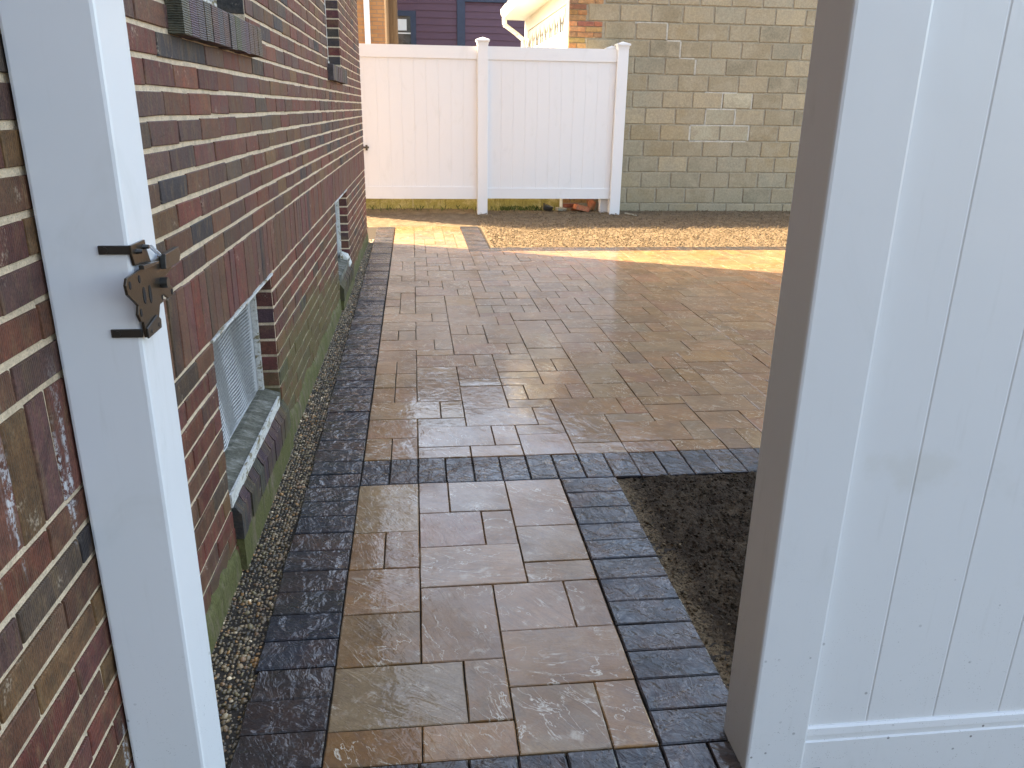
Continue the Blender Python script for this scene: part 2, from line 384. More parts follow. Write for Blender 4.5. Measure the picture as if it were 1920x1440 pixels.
def paver_piece(mb, P, dark=False):
    """P = four ground corners ccw; one paver with worn chamfered rim"""
    cx = sum(p[0] for p in P)/4; cy = sum(p[1] for p in P)/4
    c = 0.0034 if dark else 0.0022
    zt = random.uniform(-0.0015, 0.0015); tx, ty = random.uniform(-0.006, 0.006), random.uniform(-0.006, 0.006)
    def zz(x, y): return zt+(x-cx)*tx+(y-cy)*ty
    def ins(g):
        o = []
        for k in range(4):
            x, y = P[k]; a = P[k-1]; b = P[(k+1) % 4]
            da = Vector((a[0]-x, a[1]-y)).normalized(); db = Vector((b[0]-x, b[1]-y)).normalized()
            o.append((x+(da.x+db.x)*g, y+(da.y+db.y)*g))
        return o
    A = [(x+random.uniform(-.0008, .0008), y+random.uniform(-.0008, .0008)) for x, y in ins(GAP)]; B = ins(GAP+c)
    # rim with mid points so that edges are not dead straight
    def ring(Q, dz, jx):
        out = []
        for k in range(4):
            a, b = Q[k], Q[(k+1) % 4]
            out.append((a[0], a[1], zz(*a)+dz))
            for t in (0.33, 0.67):
                x = a[0]+(b[0]-a[0])*t+random.uniform(-jx, jx); y = a[1]+(b[1]-a[1])*t+random.uniform(-jx, jx)
                out.append((x, y, zz(x, y)+dz+random.uniform(-.0004, .0004)))
        return out
    v = [(x, y, -0.03) for x, y, z in ring(A, 0, 0)]+ring(A, -c*0.8, 0.0006)+ring(B, 0.0, 0.0011)
    n = 12
    f = [(k, (k+1) % n, (k+1) % n+n, k+n) for k in range(n)]+[(k+n, (k+1) % n+n, (k+1) % n+2*n, k+2*n) for k in range(n)]+[tuple(range(2*n, 3*n))]
    mb.add(v, f, jcol(random.choice(DARKS if dark else TANS)))
def lay(parent, name, pieces, dark, mat, limit=300):
    """pieces: corner lists; the largest in view become objects, the rest one joined part"""
    sz = []
    for P in pieces:
        cx = sum(p[0] for p in P)/4; cy = sum(p[1] for p in P)/4
        w_ = math.hypot(P[1][0]-P[0][0], P[1][1]-P[0][1]); h_ = math.hypot(P[3][0]-P[0][0], P[3][1]-P[0][1])
        q = proj((cx, cy, 0)); a = px_area((cx, cy, 0), w_, h_)*(1.28/(q[2] if q else 9))
        sz.append(a)
    order = sorted(range(len(pieces)), key=lambda k: -sz[k])
    single = set(k for k in order[:limit] if sz[k] > 0)
    rest = MB()
    for k, P in enumerate(pieces):
        if k in single:
            m = MB(); paver_piece(m, P, dark); m.build(name, MAT[mat], parent, fix=False)
        else: paver_piece(rest, P, dark)
    if rest.v: tag(rest.build(name+'_remainder', MAT[mat], parent, fix=False), kind='stuff')
def rect(x0, x1, y0, y1, s=0.0):
    f = lambda x, y: (x+s*(y-2.69), y)
    return [f(x0, y0), f(x1, y0), f(x1, y1), f(x0, y1)]

# ---- walkway: transcribed ashlar pattern, 7 modules wide, 12 long (module rows a little uneven)
ROWS = [1.295, 1.398, 1.502, 1.606, 1.713, 1.816, 1.928, 2.034, 2.142, 2.246, 2.360, 2.472, 2.583]
COLS = [-0.238, -0.136, -0.031, 0.072, 0.174, 0.276, 0.377, 0.479]
WALK = [(0, 0, 2, 1), (2, 0, 2, 1), (4, 0, 2, 2), (6, 0, 1, 2), (0, 1, 3, 2), (3, 1, 1, 2), (4, 2, 3, 2), (0, 3, 2, 2), (2, 3, 2, 3),
        (4, 4, 2, 2), (6, 4, 1, 2), (0, 5, 2, 2), (2, 6, 3, 2), (5, 6, 2, 1), (0, 7, 1, 2), (1, 7, 1, 2), (5, 7, 2, 2), (2, 8, 2, 2), (4, 8, 1, 2),
        (0, 9, 2, 3), (2, 10, 1, 2), (3, 10, 2, 2), (5, 9, 2, 3)]
def wxy(i, j):
    y = ROWS[j]; return (COLS[i]-0.0125*(7-i)/7*(y-2.0), y)
walk = sheet('walkway', -0.62, 0.80, 1.06, 2.69, -0.013, 'joint_sand')
pcs = [[wxy(i, j), wxy(i+w_, j), wxy(i+w_, j+h_), wxy(i, j+h_)] for i, j, w_, h_ in WALK]
lay(walk, 'paver', pcs, False, 'tan_paver_stone')
bd = []
for k in range(12):                                                     # right-hand soldier border
    bd.append([(0.482, ROWS[k]), (0.690, ROWS[k]), (0.690, ROWS[k+1]), (0.482, ROWS[k+1])])
for k in range(-2, 9):                                                  # near cross border
    x0 = -0.238+k*0.1025; bd.append(rect(x0, x0+0.1025, 1.085, 1.295))
lay(walk, 'border_paver', bd, True, 'dark_paver_stone')

# ---- patio beyond the dark band
FIX = [(0, 0, 1, 2), (1, 0, 1, 2), (0, 2, 2, 2), (0, 4, 3, 2), (0, 6, 1, 2), (1, 6, 1, 2), (0, 8, 1, 2), (1, 8, 1, 2), (0, 10, 1, 2), (1, 10, 1, 2),
       (2, 0, 2, 1), (4, 0, 2, 1), (2, 1, 3, 2), (5, 1, 1, 2), (2, 3, 2, 1), (3, 4, 1, 2), (2, 6, 2, 3), (4, 3, 3, 2), (4, 5, 2, 3), (6, 5, 2, 1), (7, 3, 1, 2),
       (6, 6, 1, 2), (7, 6, 2, 2), (4, 8, 2, 1), (6, 8, 2, 1), (2, 9, 2, 2), (4, 9, 2, 2), (6, 9, 2, 1), (6, 10, 2, 2), (6, 12, 2, 1), (2, 11, 3, 2), (5, 11, 1, 2),
       (6, 0, 2, 2), (6, 2, 2, 1), (8, 0, 2, 1), (8, 1, 2, 3), (10, 0, 2, 1), (12, 0, 2, 1), (10, 1, 3, 2), (13, 1, 1, 2), (10, 3, 2, 1), (8, 4, 3, 2), (11, 4, 1, 2),
       (12, 3, 2, 2), (12, 5, 2, 1), (14, 0, 1, 2), (15, 0, 1, 2), (14, 2, 2, 2), (14, 4, 3, 2), (9, 6, 1, 2), (10, 6, 2, 2), (12, 6, 1, 2), (13, 6, 2, 2), (15, 6, 1, 2), (16, 6, 2, 3),
       (8, 8, 2, 2), (8, 10, 1, 2), (9, 10, 1, 2), (10, 8, 2, 3), (12, 8, 2, 2), (12, 10, 2, 1), (10, 11, 3, 2), (13, 11, 1, 2), (14, 8, 1, 2), (15, 8, 1, 2), (14, 10, 1, 2), (15, 10, 1, 2),
       (14, 12, 2, 1), (16, 9, 2, 2), (0, 12, 2, 2), (2, 13, 2, 1), (0, 14, 3, 2), (3, 14, 1, 2), (0, 16, 1, 2), (1, 16, 1, 2), (0, 18, 2, 2), (2, 16, 2, 3), (2, 19, 2, 1), (0, 20, 3, 2),
       (3, 20, 1, 2), (4, 13, 3, 2), (7, 13, 1, 2), (4, 15, 2, 2), (4, 17, 1, 2), (5, 17, 1, 2), (6, 15, 2, 1), (6, 16, 2, 2), (6, 18, 2, 1), (4, 19, 3, 2), (7, 19, 1, 2), (4, 21, 2, 3), (4, 24, 2, 3),
       (6, 21, 2, 1), (6, 22, 1, 2), (7, 22, 2, 2), (9, 22, 1, 2), (6, 24, 2, 2), (8, 24, 2, 2), (8, 26, 1, 2), (9, 26, 1, 2), (8, 20, 3, 2), (8, 17, 2, 3), (8, 14, 2, 3), (8, 12, 2, 2),
       (0, 22, 1, 2), (1, 22, 1, 2), (0, 24, 1, 2), (1, 24, 1, 2), (0, 26, 1, 2), (1, 26, 1, 2), (2, 22, 2, 3), (2, 25, 2, 2), (2, 27, 3, 2), (5, 27, 1, 2), (0, 28, 2, 2), (0, 30, 3, 2), (3, 30, 1, 2),
       (0, 32, 1, 2), (1, 32, 1, 2), (0, 34, 2, 2)]
NI, NJ, FJ = 52, 45, 61
occ = np.zeros((NI, FJ), bool); PAT = []
def place(i, j, w_, h_):
    if i < 0 or j < 0 or i+w_ > NI or j+h_ > FJ or occ[i:i+w_, j:j+h_].any(): return False
    if j+h_ > NJ and (i+w_ > 7): return False
    occ[i:i+w_, j:j+h_] = True; PAT.append((i, j, w_, h_)); return True
for q in FIX: place(*q)
for j in range(FJ):
    for i in range(NI if j < NJ else 7):
        if occ[i, j]: continue
        opts = [(3, 2), (2, 3), (2, 2), (2, 1), (1, 2), (2, 2), (1, 2), (3, 2)]; random.shuffle(opts)
        for w_, h_ in opts+[(2, 1), (1, 2), (1, 1)]:
            if place(i, j, w_, h_): break
patio = sheet('patio', -0.62, 5.3, 2.692, 9.12, -0.013, 'joint_sand')
pcs = [[patio_xy(i, j), patio_xy(i+w_, j), patio_xy(i+w_, j+h_), patio_xy(i, j+h_)] for i, j, w_, h_ in PAT]
lay(patio, 'paver', pcs, False, 'tan_paver_stone')
bd = []
for k in range(50):                                                     # dark band between walkway and patio
    bd.append(rect(LX+k*0.1033, LX+(k+1)*0.1033, 2.585, 2.797))
y = 1.085; 
while y < 9.05:                                                         # soldier border along the house
    l = random.uniform(0.104, 0.1085); xr = -0.238-0.0106*(y-1.9); xl = -0.418-0.0116*(y-1.3)
    xr2 = -0.238-0.0106*(y+l-1.9); xl2 = -0.418-0.0116*(y+l-1.3)
    bd.append([(xl+random.uniform(-.004, .004), y), (xr, y), (xr2, y+l), (xl2+random.uniform(-.004, .004), y+l)]); y += l
for k in range(42):                                                     # far border of the patio
    a = patio_xy(9+k, NJ); b = patio_xy(10+k, NJ); bd.append([a, b, (b[0], b[1]+0.21), (a[0], a[1]+0.21)])
for k in range(16):                                                     # right border of the far walkway
    a = patio_xy(7, NJ+k); b = patio_xy(7, NJ+k+1); bd.append([a, (a[0]+0.207, a[1]), (b[0]+0.207, b[1]), b])
lay(patio, 'border_paver', bd, True, 'dark_paver_stone')

# ---- soil
def fbm(x, y, o=5, s=1.0, seed=0):
    r = np.random.RandomState(seed); out = 0; a = 1.0
    for k in range(o):
        ph = r.rand(6)*6.28; f = s*2.1**k
        out = out+a*(np.sin(f*x*1.0+ph[0]+1.3*np.sin(f*0.7*y+ph[1]))*np.sin(f*y*1.1+ph[2]+1.1*np.sin(f*0.8*x+ph[3]))); a *= 0.55
    return out
def field(name, x0, x1, y0, y1, step, zf, mat):
    nx = int((x1-x0)/step)+1; ny = int((y1-y0)/step)+1
    X, Y = np.meshgrid(np.linspace(x0, x1, nx), np.linspace(y0, y1, ny)); Z = zf(X, Y)
    V = np.stack([X.ravel(), Y.ravel(), Z.ravel()], 1)
    a = (np.arange(ny-1)[:, None]*nx+np.arange(nx-1)[None, :]).ravel()
    Fc = np.stack([a, a+1, a+nx+1, a+nx], 1)
    me = bpy.data.meshes.new(name); me.from_pydata(V.tolist(), [], Fc.tolist()); me.materials.append(MAT[mat])
    me.polygons.foreach_set('use_smooth', [True]*len(me.polygons))
    o = bpy.data.objects.new(name, me); COL.objects.link(o); o['kind'] = 'structure'; return o
rs = np.random.RandomState(3)
def znear(X, Y):
    e = np.clip((X-0.695)/0.10, 0, 1)
    z = -0.012+0.006*e+0.0045*fbm(X, Y, 5, 22, 1)*(0.3+0.7*e)+0.0028*rs.randn(*X.shape)*(0.3+e)
    return z-0.10*np.clip((1.33-Y)/0.12, 0, 1)
field('soil', 0.692, 3.4, 1.02, 2.583, 0.0095, znear, 'moist_soil')
def zfar(X, Y):
    return -0.01+0.05*np.clip((Y-9.2)/1.0, 0, 1)**2+0.0026*fbm(X, Y, 4, 27, 2)+0.0026*rs.randn(*X.shape)
field('soil', 0.655, 6.6, 7.675, 10.26, 0.018, zfar, 'raked_soil')
field('soil', -1.6, 0.653, 9.125, 10.75, 0.02, lambda X, Y: zfar(X, Y)-0.004, 'raked_soil')

# icosphere templates for pebbles and clods
def ico(sub):
    import bmesh
    bm = bmesh.new(); bmesh.ops.create_icosphere(bm, subdivisions=sub, radius=1.0)
    bm.verts.ensure_lookup_table()
    v = np.array([p.co[:] for p in bm.verts]); f = np.array([[q.index for q in p.verts] for p in bm.faces]); bm.free(); return v, f
def scatter(name, C, rad, cols, mat, sub=1, flat=(0.55, 0.9), parent=None, seed=0, smooth=True, rough=0.12):
    r = np.random.RandomState(seed); v, f = ico(sub); n = len(C); nv = len(v)
    an = r.rand(n)*6.283; ca, sa = np.cos(an), np.sin(an)
    sx = rad*r.uniform(0.8, 1.35, n); sy = rad*r.uniform(0.7, 1.0, n); sz = rad*r.uniform(flat[0], flat[1], n)
    tx = r.normal(0, 0.35, n)
    P = v[None]*(1+rough*r.randn(n, nv, 1))
    X = P[..., 0]*sx[:, None]; Y = P[..., 1]*sy[:, None]; Z = P[..., 2]*sz[:, None]+X*np.sin(tx)[:, None]
    Q = np.stack([X*ca[:, None]-Y*sa[:, None], X*sa[:, None]+Y*ca[:, None], Z], -1)+C[:, None]
    V = Q.reshape(-1, 3); Fc = (f[None]+(np.arange(n)*nv)[:, None, None]).reshape(-1, 3)
    me = bpy.data.meshes.new(name); me.vertices.add(len(V)); me.vertices.foreach_set('co', V.ravel().astype(np.float32))
    me.loops.add(len(Fc)*3); me.loops.foreach_set('vertex_index', Fc.ravel().astype(np.int32))
    me.polygons.add(len(Fc)); me.polygons.foreach_set('loop_start', np.arange(0, len(Fc)*3, 3, dtype=np.int32))
    me.update(calc_edges=True)
    if smooth: me.polygons.foreach_set('use_smooth', [True]*len(Fc))
    at = me.color_attributes.new('tint', 'FLOAT_COLOR', 'POINT')
    ca_ = np.concatenate([cols, r.rand(n, 1)], 1); at.data.foreach_set('color', np.repeat(ca_, nv, 0).astype(np.float32).ravel())
    me.materials.append(MAT[mat]); o = bpy.data.objects.new(name, me); COL.objects.link(o); o['kind'] = 'stuff'
    return o
PEB = np.array([(0.15, 0.13, 0.10), (0.10, 0.09, 0.075), (0.20, 0.165, 0.12), (0.06, 0.058, 0.055), (0.24, 0.15, 0.07), (0.30, 0.27, 0.22), (0.13, 0.12, 0.08), (0.17, 0.12, 0.085), (0.50, 0.46, 0.40)])
PW = np.array([.2, .2, .14, .14, .06, .07, .1, .07, .02])
def pebcols(n, r): return PEB[r.choice(len(PEB), n, p=PW)]*r.uniform(0.9, 1.7, (n, 1))*np.array([[1.15, 0.90, 0.62]])
def gravel_strip():
    r = np.random.RandomState(11); C = []; rad = []
    y = 0.95
    while y < 8.25:
        px = 0.0058+0.00025*max(0, y-1.2)
        xl, xr = -0.556, -0.420-0.0116*(y-1.3)+0.002
        for layer in range(3):
            x = xl
            while x < xr:
                C.append((x+r.uniform(-.002, .002), y+r.uniform(-.004, .004), -0.026+0.006*layer+r.uniform(-.003, .003))); rad.append(px*r.choice([0.7, 0.9, 1.0, 1.15, 1.5], p=[.2, .3, .25, .17, .08])); x += px*1.75
        y += px*1.7
    C = np.array(C); rad = np.array(rad)
    o = scatter('gravel', C, rad, pebcols(len(C), r), 'pebble', 1, (0.55, 0.85), seed=2)
    tag(o, 'brown river pebbles filling the narrow strip beside the brick wall', 'gravel')
gravel_strip()
sheet('gravel_bed', -0.60, -0.40, 0.5, 8.3, -0.030, 'ground_dirt')
def outside_gravel():
    r = np.random.RandomState(5); n = 5200
    C = np.stack([r.uniform(0.70, 2.4, n), r.uniform(0.55, 1.36, n), r.uniform(-0.118, -0.110, n)], 1)
    tag(scatter('gravel', C, r.uniform(0.006, 0.013, n), pebcols(n, r), 'pebble', 1, (0.5, 0.8), seed=4), 'coarse gravel outside the white fence under its bottom rail', 'gravel')
outside_gravel()
sheet('path', -3.0, 6.0, -6.0, 1.02, -0.125, 'asphalt')
def clods():
    r = np.random.RandomState(8)
    n = 5200; X = 0.70+r.rand(n)**1.0*1.1; Y = r.uniform(1.36, 2.575, n)
    e = np.clip((X-0.695)/0.1, 0, 1); k = np.where(r.rand(n) < 0.25+0.75*e)[0]; X, Y, e = X[k], Y[k], e[k]
    C = np.stack([X, Y, -0.008+0.004*e+r.uniform(-.003, .004, len(X))], 1)
    col = np.array([(0.045, 0.033, 0.022)])*r.uniform(0.6, 1.6, (len(X), 1))
    dry = (X < 0.74+0.03*r.randn(len(X))); col[dry] = np.array((0.14, 0.10, 0.058))*r.uniform(0.6, 1.2, (dry.sum(), 1))
    tag(scatter('soil_crumbs', C, r.uniform(0.002, 0.0062, len(X)), col, 'clod_soil', 1, (0.5, 0.9), seed=6, smooth=False, rough=0.2), 'dark moist soil crumbs beside the paved walkway', 'soil')
    n = 20000; X = r.uniform(0.67, 5.5, n); Y = r.uniform(7.69, 10.2, n); k = r.rand(n) < 1.0-0.55*(Y-7.7)/2.5
    X, Y = X[k], Y[k]
    C = np.stack([X, Y, 0.002+0.05*np.clip((Y-9.2)/1.0, 0, 1)**2+r.uniform(-.008, .01, len(X))], 1)
    col = np.array([(0.18, 0.13, 0.08)])*r.uniform(0.6, 1.25, (len(X), 1))
    tag(scatter('soil_crumbs', C, r.uniform(0.003, 0.0095, len(X))*r.uniform(0.6, 1.3, len(X)), col, 'clod_soil', 1, (0.5, 0.9), seed=7, smooth=False, rough=0.2), 'sunlit tan soil clods raked in front of the far fence', 'soil')
clods()

# ================================================================== BRICK HOUSE
HX = -0.555; HY0, HY1, HZ = -6.0, 8.06, 6.2
house = empty('brick_house', (HX, 3.0, 0), 'red and brown brick house with white mortar along the paved side path', 'house')
OPEN = {'w1': (2.062, 2.930, 0.150, 0.690), 'w2': (5.215, 6.070, 0.110, 0.690), 'u1': (2.055, 2.880, 1.49, 2.95), 'u2': (5.300, 6.160, 1.49, 2.95)}
def wall_backing():
    m = MB(); x1 = HX-0.0035; x0 = HX-0.25
    ys = sorted(set([HY0, HY1]+[v for o in OPEN.values() for v in o[:2]])); zs = sorted(set([-0.12, HZ]+[v for o in OPEN.values() for v in o[2:]]))
    for a, b in zip(ys[:-1], ys[1:]):
        z = None
        cells = []
        for c, d in zip(zs[:-1], zs[1:]):
            ym, zm = (a+b)/2, (c+d)/2
            hole = any(o[0] < ym < o[1] and o[2] < zm < o[3] for o in OPEN.values())
            if not hole:
                if cells and abs(cells[-1][1]-c) < 1e-6: cells[-1][1] = d
                else: cells.append([c, d])
        for c, d in cells: m.box(x0, x1, a, b, c, d)
    return m.build('wall', MAT['cream_mortar'], house, fix=False)
wall = wall_backing()
m = MB(); m.box(-8.0, HX-0.27, HY0, HY1-0.01, -0.1, HZ); m.build('house_core', MAT['house_core'], house, fix=False)
m = MB(); m.box(-8.0, HX-0.252, HY1-0.012, HY1+0.0, -0.1, HZ); m.build('rear_wall', MAT['house_core'], house, fix=False)
m = MB(); m.box(-8.4, HX+0.35, HY0-0.3, HY1+0.30, HZ+0.002, HZ+0.25); m.build('roof', MAT['roof_shingle'], house, fix=False)

BR = [((0.150, 0.052, 0.040), 6), ((0.125, 0.052, 0.046), 4), ((0.135, 0.072, 0.046), 5), ((0.150, 0.095, 0.045), 3.2), ((0.105, 0.066, 0.060), 3), ((0.040, 0.042, 0.050), 1.2), ((0.085, 0.068, 0.052), 2), ((0.165, 0.066, 0.042), 2)]
def bcol():
    c = random.choices([b[0] for b in BR], [b[1] for b in BR])[0]
    k = random.uniform(0.66, 1.12); return tuple(x*k*q for x, q in zip(c, (1.05, 0.82, 0.70)))
def two_tone(sd):
    a = bcol(); b = a if random.random() < 0.5 else tuple(0.5*(p+q) for p, q in zip(a, bcol()))
    return a+(sd,), b+(sd,)
def inside(y, z):
    return any(o[0] < y < o[1] and o[2] < z < o[3] for o in OPEN.values())
bricks = []      # (y0,y1,z0,z1,kind)
rows = [(0.885+0.0605*k, 0.885+0.0605*(k+1), k) for k in range(0, int((HZ-0.885)/0.0605))]
rows += [(0.695-0.062*(k+1), 0.695-0.062*k, k) for k in range(0, 12)]
for z0, z1, k in rows:
    off = (1.898 if k % 2 == 0 else 1.785)+random.uniform(-.012, .012); y = off-0.2033*17
    zm = (z0+z1)/2
    while y < HY1-0.01:
        a, b = max(y, -1.0), min(y+0.2033, HY1)
        if b-a > 0.02:
            segs = [(a, b)]
            for o in OPEN.values():
                if o[2]-0.03 < zm < o[3]+0.0:
                    ns = []
                    for c, d in segs:
                        if d <= o[0] or c >= o[1]: ns.append((c, d))
                        else:
                            if o[0]-c > 0.02: ns.append((c, o[0]-0.002))
                            if d-o[1] > 0.02: ns.append((o[1]+0.002, d))
                    segs = ns
            for c, d in segs: bricks.append((c, d, z0, z1, 'b'))
        y += 0.2033
y = -1.0
while y < HY1-0.03:
    l = 0.0655+random.uniform(-.003, .003); bricks.append((y, min(y+l, HY1), 0.695, 0.885, 's')); y += l
area = [px_area((HX, (b[0]+b[1])/2, (b[2]+b[3])/2), (b[1]-b[0])*(0.6/math.hypot(0.6, (b[0]+b[1])/2)), b[3]-b[2]) for b in bricks]
run = sorted([k for k in range(len(bricks)) if bricks[k][4] == 'b' and area[k] > 0], key=lambda k: -area[k])
sol = sorted([k for k in range(len(bricks)) if bricks[k][4] == 's' and area[k] > 0], key=lambda k: -area[k])
single = set(run[:295])|set(sol[:120]); rest = MB()
for k, (a, b, c, d, t) in enumerate(bricks):
    sd = random.random(); mb = MB() if k in single else rest
    hj, vj = (0.0035, 0.0058) if t == 'b' else (0.003, 0.005)
    hj *= random.uniform(0.6, 1.3); dep = 0.0035+random.uniform(0.0, 0.0022)
    ca, cb = two_tone(sd)
    if t == 's' and random.random() < 0.7: ca = cb = tuple(x*random.uniform(0.8, 1.1) for x in (0.145, 0.058, 0.042))+(sd,)
    cbox(mb, (HX-0.0035, a+hj, c+vj), (0, 1, 0), (0, 0, 1), b-a-2*hj, d-c-2*vj, dep, 0.0016, ca, 0.0020, cb, 0.0010)
    if k in single: mb.build('brick' if t == 'b' else 'soldier_brick', MAT['red_brick_face'], wall, fix=False)
tag(rest.build('brick_remainder', MAT['red_brick_face'], wall, fix=False), kind='stuff')
# jagged parging smeared over the bricks at the foot of the wall
def parging(y0, y1, zt, name='parging'):
    r = random.Random(int(y0*100)); m = MB(); n = int((y1-y0)/0.03)+2; v = []
    for k in range(n):
        y = y0+(y1-y0)*k/(n-1); z = zt(y)+0.014*math.sin(y*11)+0.012*r.uniform(-1, 1)
        v += [(HX+0.010, y, -0.06), (HX+0.009, y, max(0.0, z-0.03)), (HX+0.0035, y, z), (HX-0.002, y, z+0.004)]
    f = [(4*k+i, 4*k+4+i, 4*k+5+i, 4*k+1+i) for k in range(n-1) for i in range(3)]
    m.add(v, f); return m.build(name, MAT['mossy_parging'], house, smooth=True)
parging(0.4, 2.060, lambda y: 0.075)
parging(2.99, 5.16, lambda y: 0.085)
parging(6.13, 8.06, lambda y: 0.07)

def basement_window(key, name_lbl, cement):
    y0, y1, zb, zt = OPEN[key]
    win = empty('window', (HX, (y0+y1)/2, zb)); win.parent = house; win.matrix_parent_inverse = Matrix.Translation(house.location).inverted()
    win['label'] = name_lbl
    zs = zb+0.085                                                     # top of rowlock sill at the wall face
    # brick reveals on both jambs
    for yy, U_ in ((y1, (-1, 0, 0)), (y0, (1, 0, 0))):
        for k in range(8):
            z1 = 0.695-0.062*k; z0 = z1-0.062
            if z0 < zb+0.02: break
            mb = MB(); sd = random.random(); c = tuple(x*random.uniform(0.75, 1.1) for x in random.choice([(0.135, 0.040, 0.032), (0.12, 0.042, 0.036), (0.09, 0.045, 0.04)]))+(sd,)
            if yy == y1: cbox(mb, (HX-0.0035-0.062, yy+0.0015, z0+0.005), (1, 0, 0), (0, 0, 1), 0.0615, 0.052, 0.0045, 0.0015, c, 0.001)
            else: cbox(mb, (HX-0.0035, yy-0.0015, z0+0.005), (-1, 0, 0), (0, 0, 1), 0.0615, 0.052, 0.0045, 0.0015, c, 0.001)
            mb.build('jamb_brick', MAT['red_brick_face'], win, fix=False)
    # steel lintel edge
    m = MB(); m.box(HX-0.09, HX+0.0045, y0-0.01, y1+0.01, 0.6905, 0.6975); m.build('lintel', MAT['peeling_white_paint'], win)
    # frame
    xo, xi = HX-0.062, HX-0.115
    m = MB()
    m.box(xi, xo-0.018, y1-0.085, y1-0.006, zs-0.01, zt-0.002); m.box(xi, xo-0.018, y0+0.006, y0+0.050, zs-0.01, zt-0.002)
    m.box(xi, xo-0.018, y0+0.050, y1-0.050, zt-0.045, zt-0.003); m.box(xi, xo-0.018, y0+0.050, y1-0.050, zs-0.01, zs+0.028)
    m.build('frame', MAT['grey_painted_frame'], win)
    m = MB()                                                          # weathered stops
    m.box(xo-0.017, xo+0.002, y1-0.024, y1-0.006, zs-0.02, zt-0.002); m.box(xo-0.017, xo+0.002, y0+0.006, y0+0.024, zs-0.02, zt-0.002)
    m.box(xo-0.017, xo+0.002, y0+0.024, y1-0.024, zs-0.025, zs+0.008)
    m.build('stop', MAT['peeling_white_paint'], win)
    m = MB(); m.box(xi-0.004, xi+0.002, y0+0.045, y1-0.045, zs+0.02, zt-0.04); m.build('pane', MAT['cloudy_pane'], win)
    # wire mesh screen
    m = MB(); xs = xo-0.030; a0, a1, b0, b1 = y0+0.02, y1-0.085, zs+0.005, zt-0.008
    n = int((b1-b0)/0.0125)
    for k in range(n+1):
        z = b0+(b1-b0)*k/n; segs = 14
        for q in range(segs):
            ya, yb = a0+(a1-a0)*q/segs, a0+(a1-a0)*(q+1)/segs
            sag = lambda yy: 0.006*math.sin((yy-a0)*9.0)+0.004*math.sin((yy-a0)*21+z*9)
            m.bar((xs+sag(ya)+0.012, ya, z+0.003*math.sin(ya*23)), (xs+sag(yb)+0.012, yb, z+0.003*math.sin(yb*23)), 0.0020, 3)
    n = int((a1-a0)/0.0125)
    for k in range(n+1):
        yy = a0+(a1-a0)*k/n; m.bar((xs+0.012+0.006*math.sin((yy-a0)*9.0), yy, b0), (xs+0.012+0.006*math.sin((yy-a0)*9.0), yy, b1), 0.0012, 3)
    tag(m.build('mesh_screen', MAT['galvanised_wire'], win, fix=False), kind='stuff')
    # sill board with sloping mossy top, white front edge
    m = MB(); m.extrude([(xi, zs-0.05), (HX-0.004, zs-0.05), (HX-0.004, zs+0.004), (xo, zs+0.022), (xi, zs+0.024)], 'y', y0+0.003, y1-0.003)
    sill = m.build('sill', MAT['wet_mossy_sill'], win)
    m = MB(); m.box(HX-0.0035, HX+0.003, y0+0.002, y1-0.062, zs-0.034, zs+0.008); m.build('sill_edge', MAT['wet_mossy_sill' if cement else 'peeling_white_paint'], win)
    # sloping rowlock sill bricks that stand proud of the wall
    ny = int((y1-y0)/0.064); 
    for k in range(ny):
        a = y0+0.012+k*(y1-y0)/ny; l = (y1-y0)/ny-0.005; mb = MB(); sd = random.random()
        zc = zs-0.030+random.uniform(-.003, .003); zf = zs-0.062+random.uniform(-.004, .004); xf = HX+0.024+random.uniform(-.003, .003)
        mb.extrude([(HX-0.003, zs-0.14), (xf, zs-0.14), (xf, zf), (xf-0.006, zf+0.006), (HX+0.004, zc), (HX-0.003, zc)], 'y', a, a+l, tuple(x*random.uniform(0.6, 1.1) for x in (0.075, 0.045, 0.038))+(sd,))
        mb.build('sill_brick', MAT['wirecut_brick'], win)
    # mossy footing face below the sill
    m = MB(); m.extrude([(HX-0.002, -0.06), (HX+0.022, -0.06), (HX+0.020, zs-0.125), (HX-0.002, zs-0.118)], 'y', y0+0.02, y1+0.05); m.build('footing', MAT['mossy_parging'], win)
    if cement:
        m = MB(); m.extrude([(HX-0.06, zs-0.03), (HX+0.004, zs-0.06), (HX+0.014, zs-0.035), (HX-0.01, zs+0.03), (HX-0.06, zs+0.05)], 'y', y1-0.16, y1-0.008); m.build('cement_patch', MAT['peeling_white_paint'], win, bevel=0.006)
    return win
basement_window('w1', 'basement window with wire mesh screen and peeling white sill', False)
basement_window('w2', 'basement window with white cement lump at its sill', True)

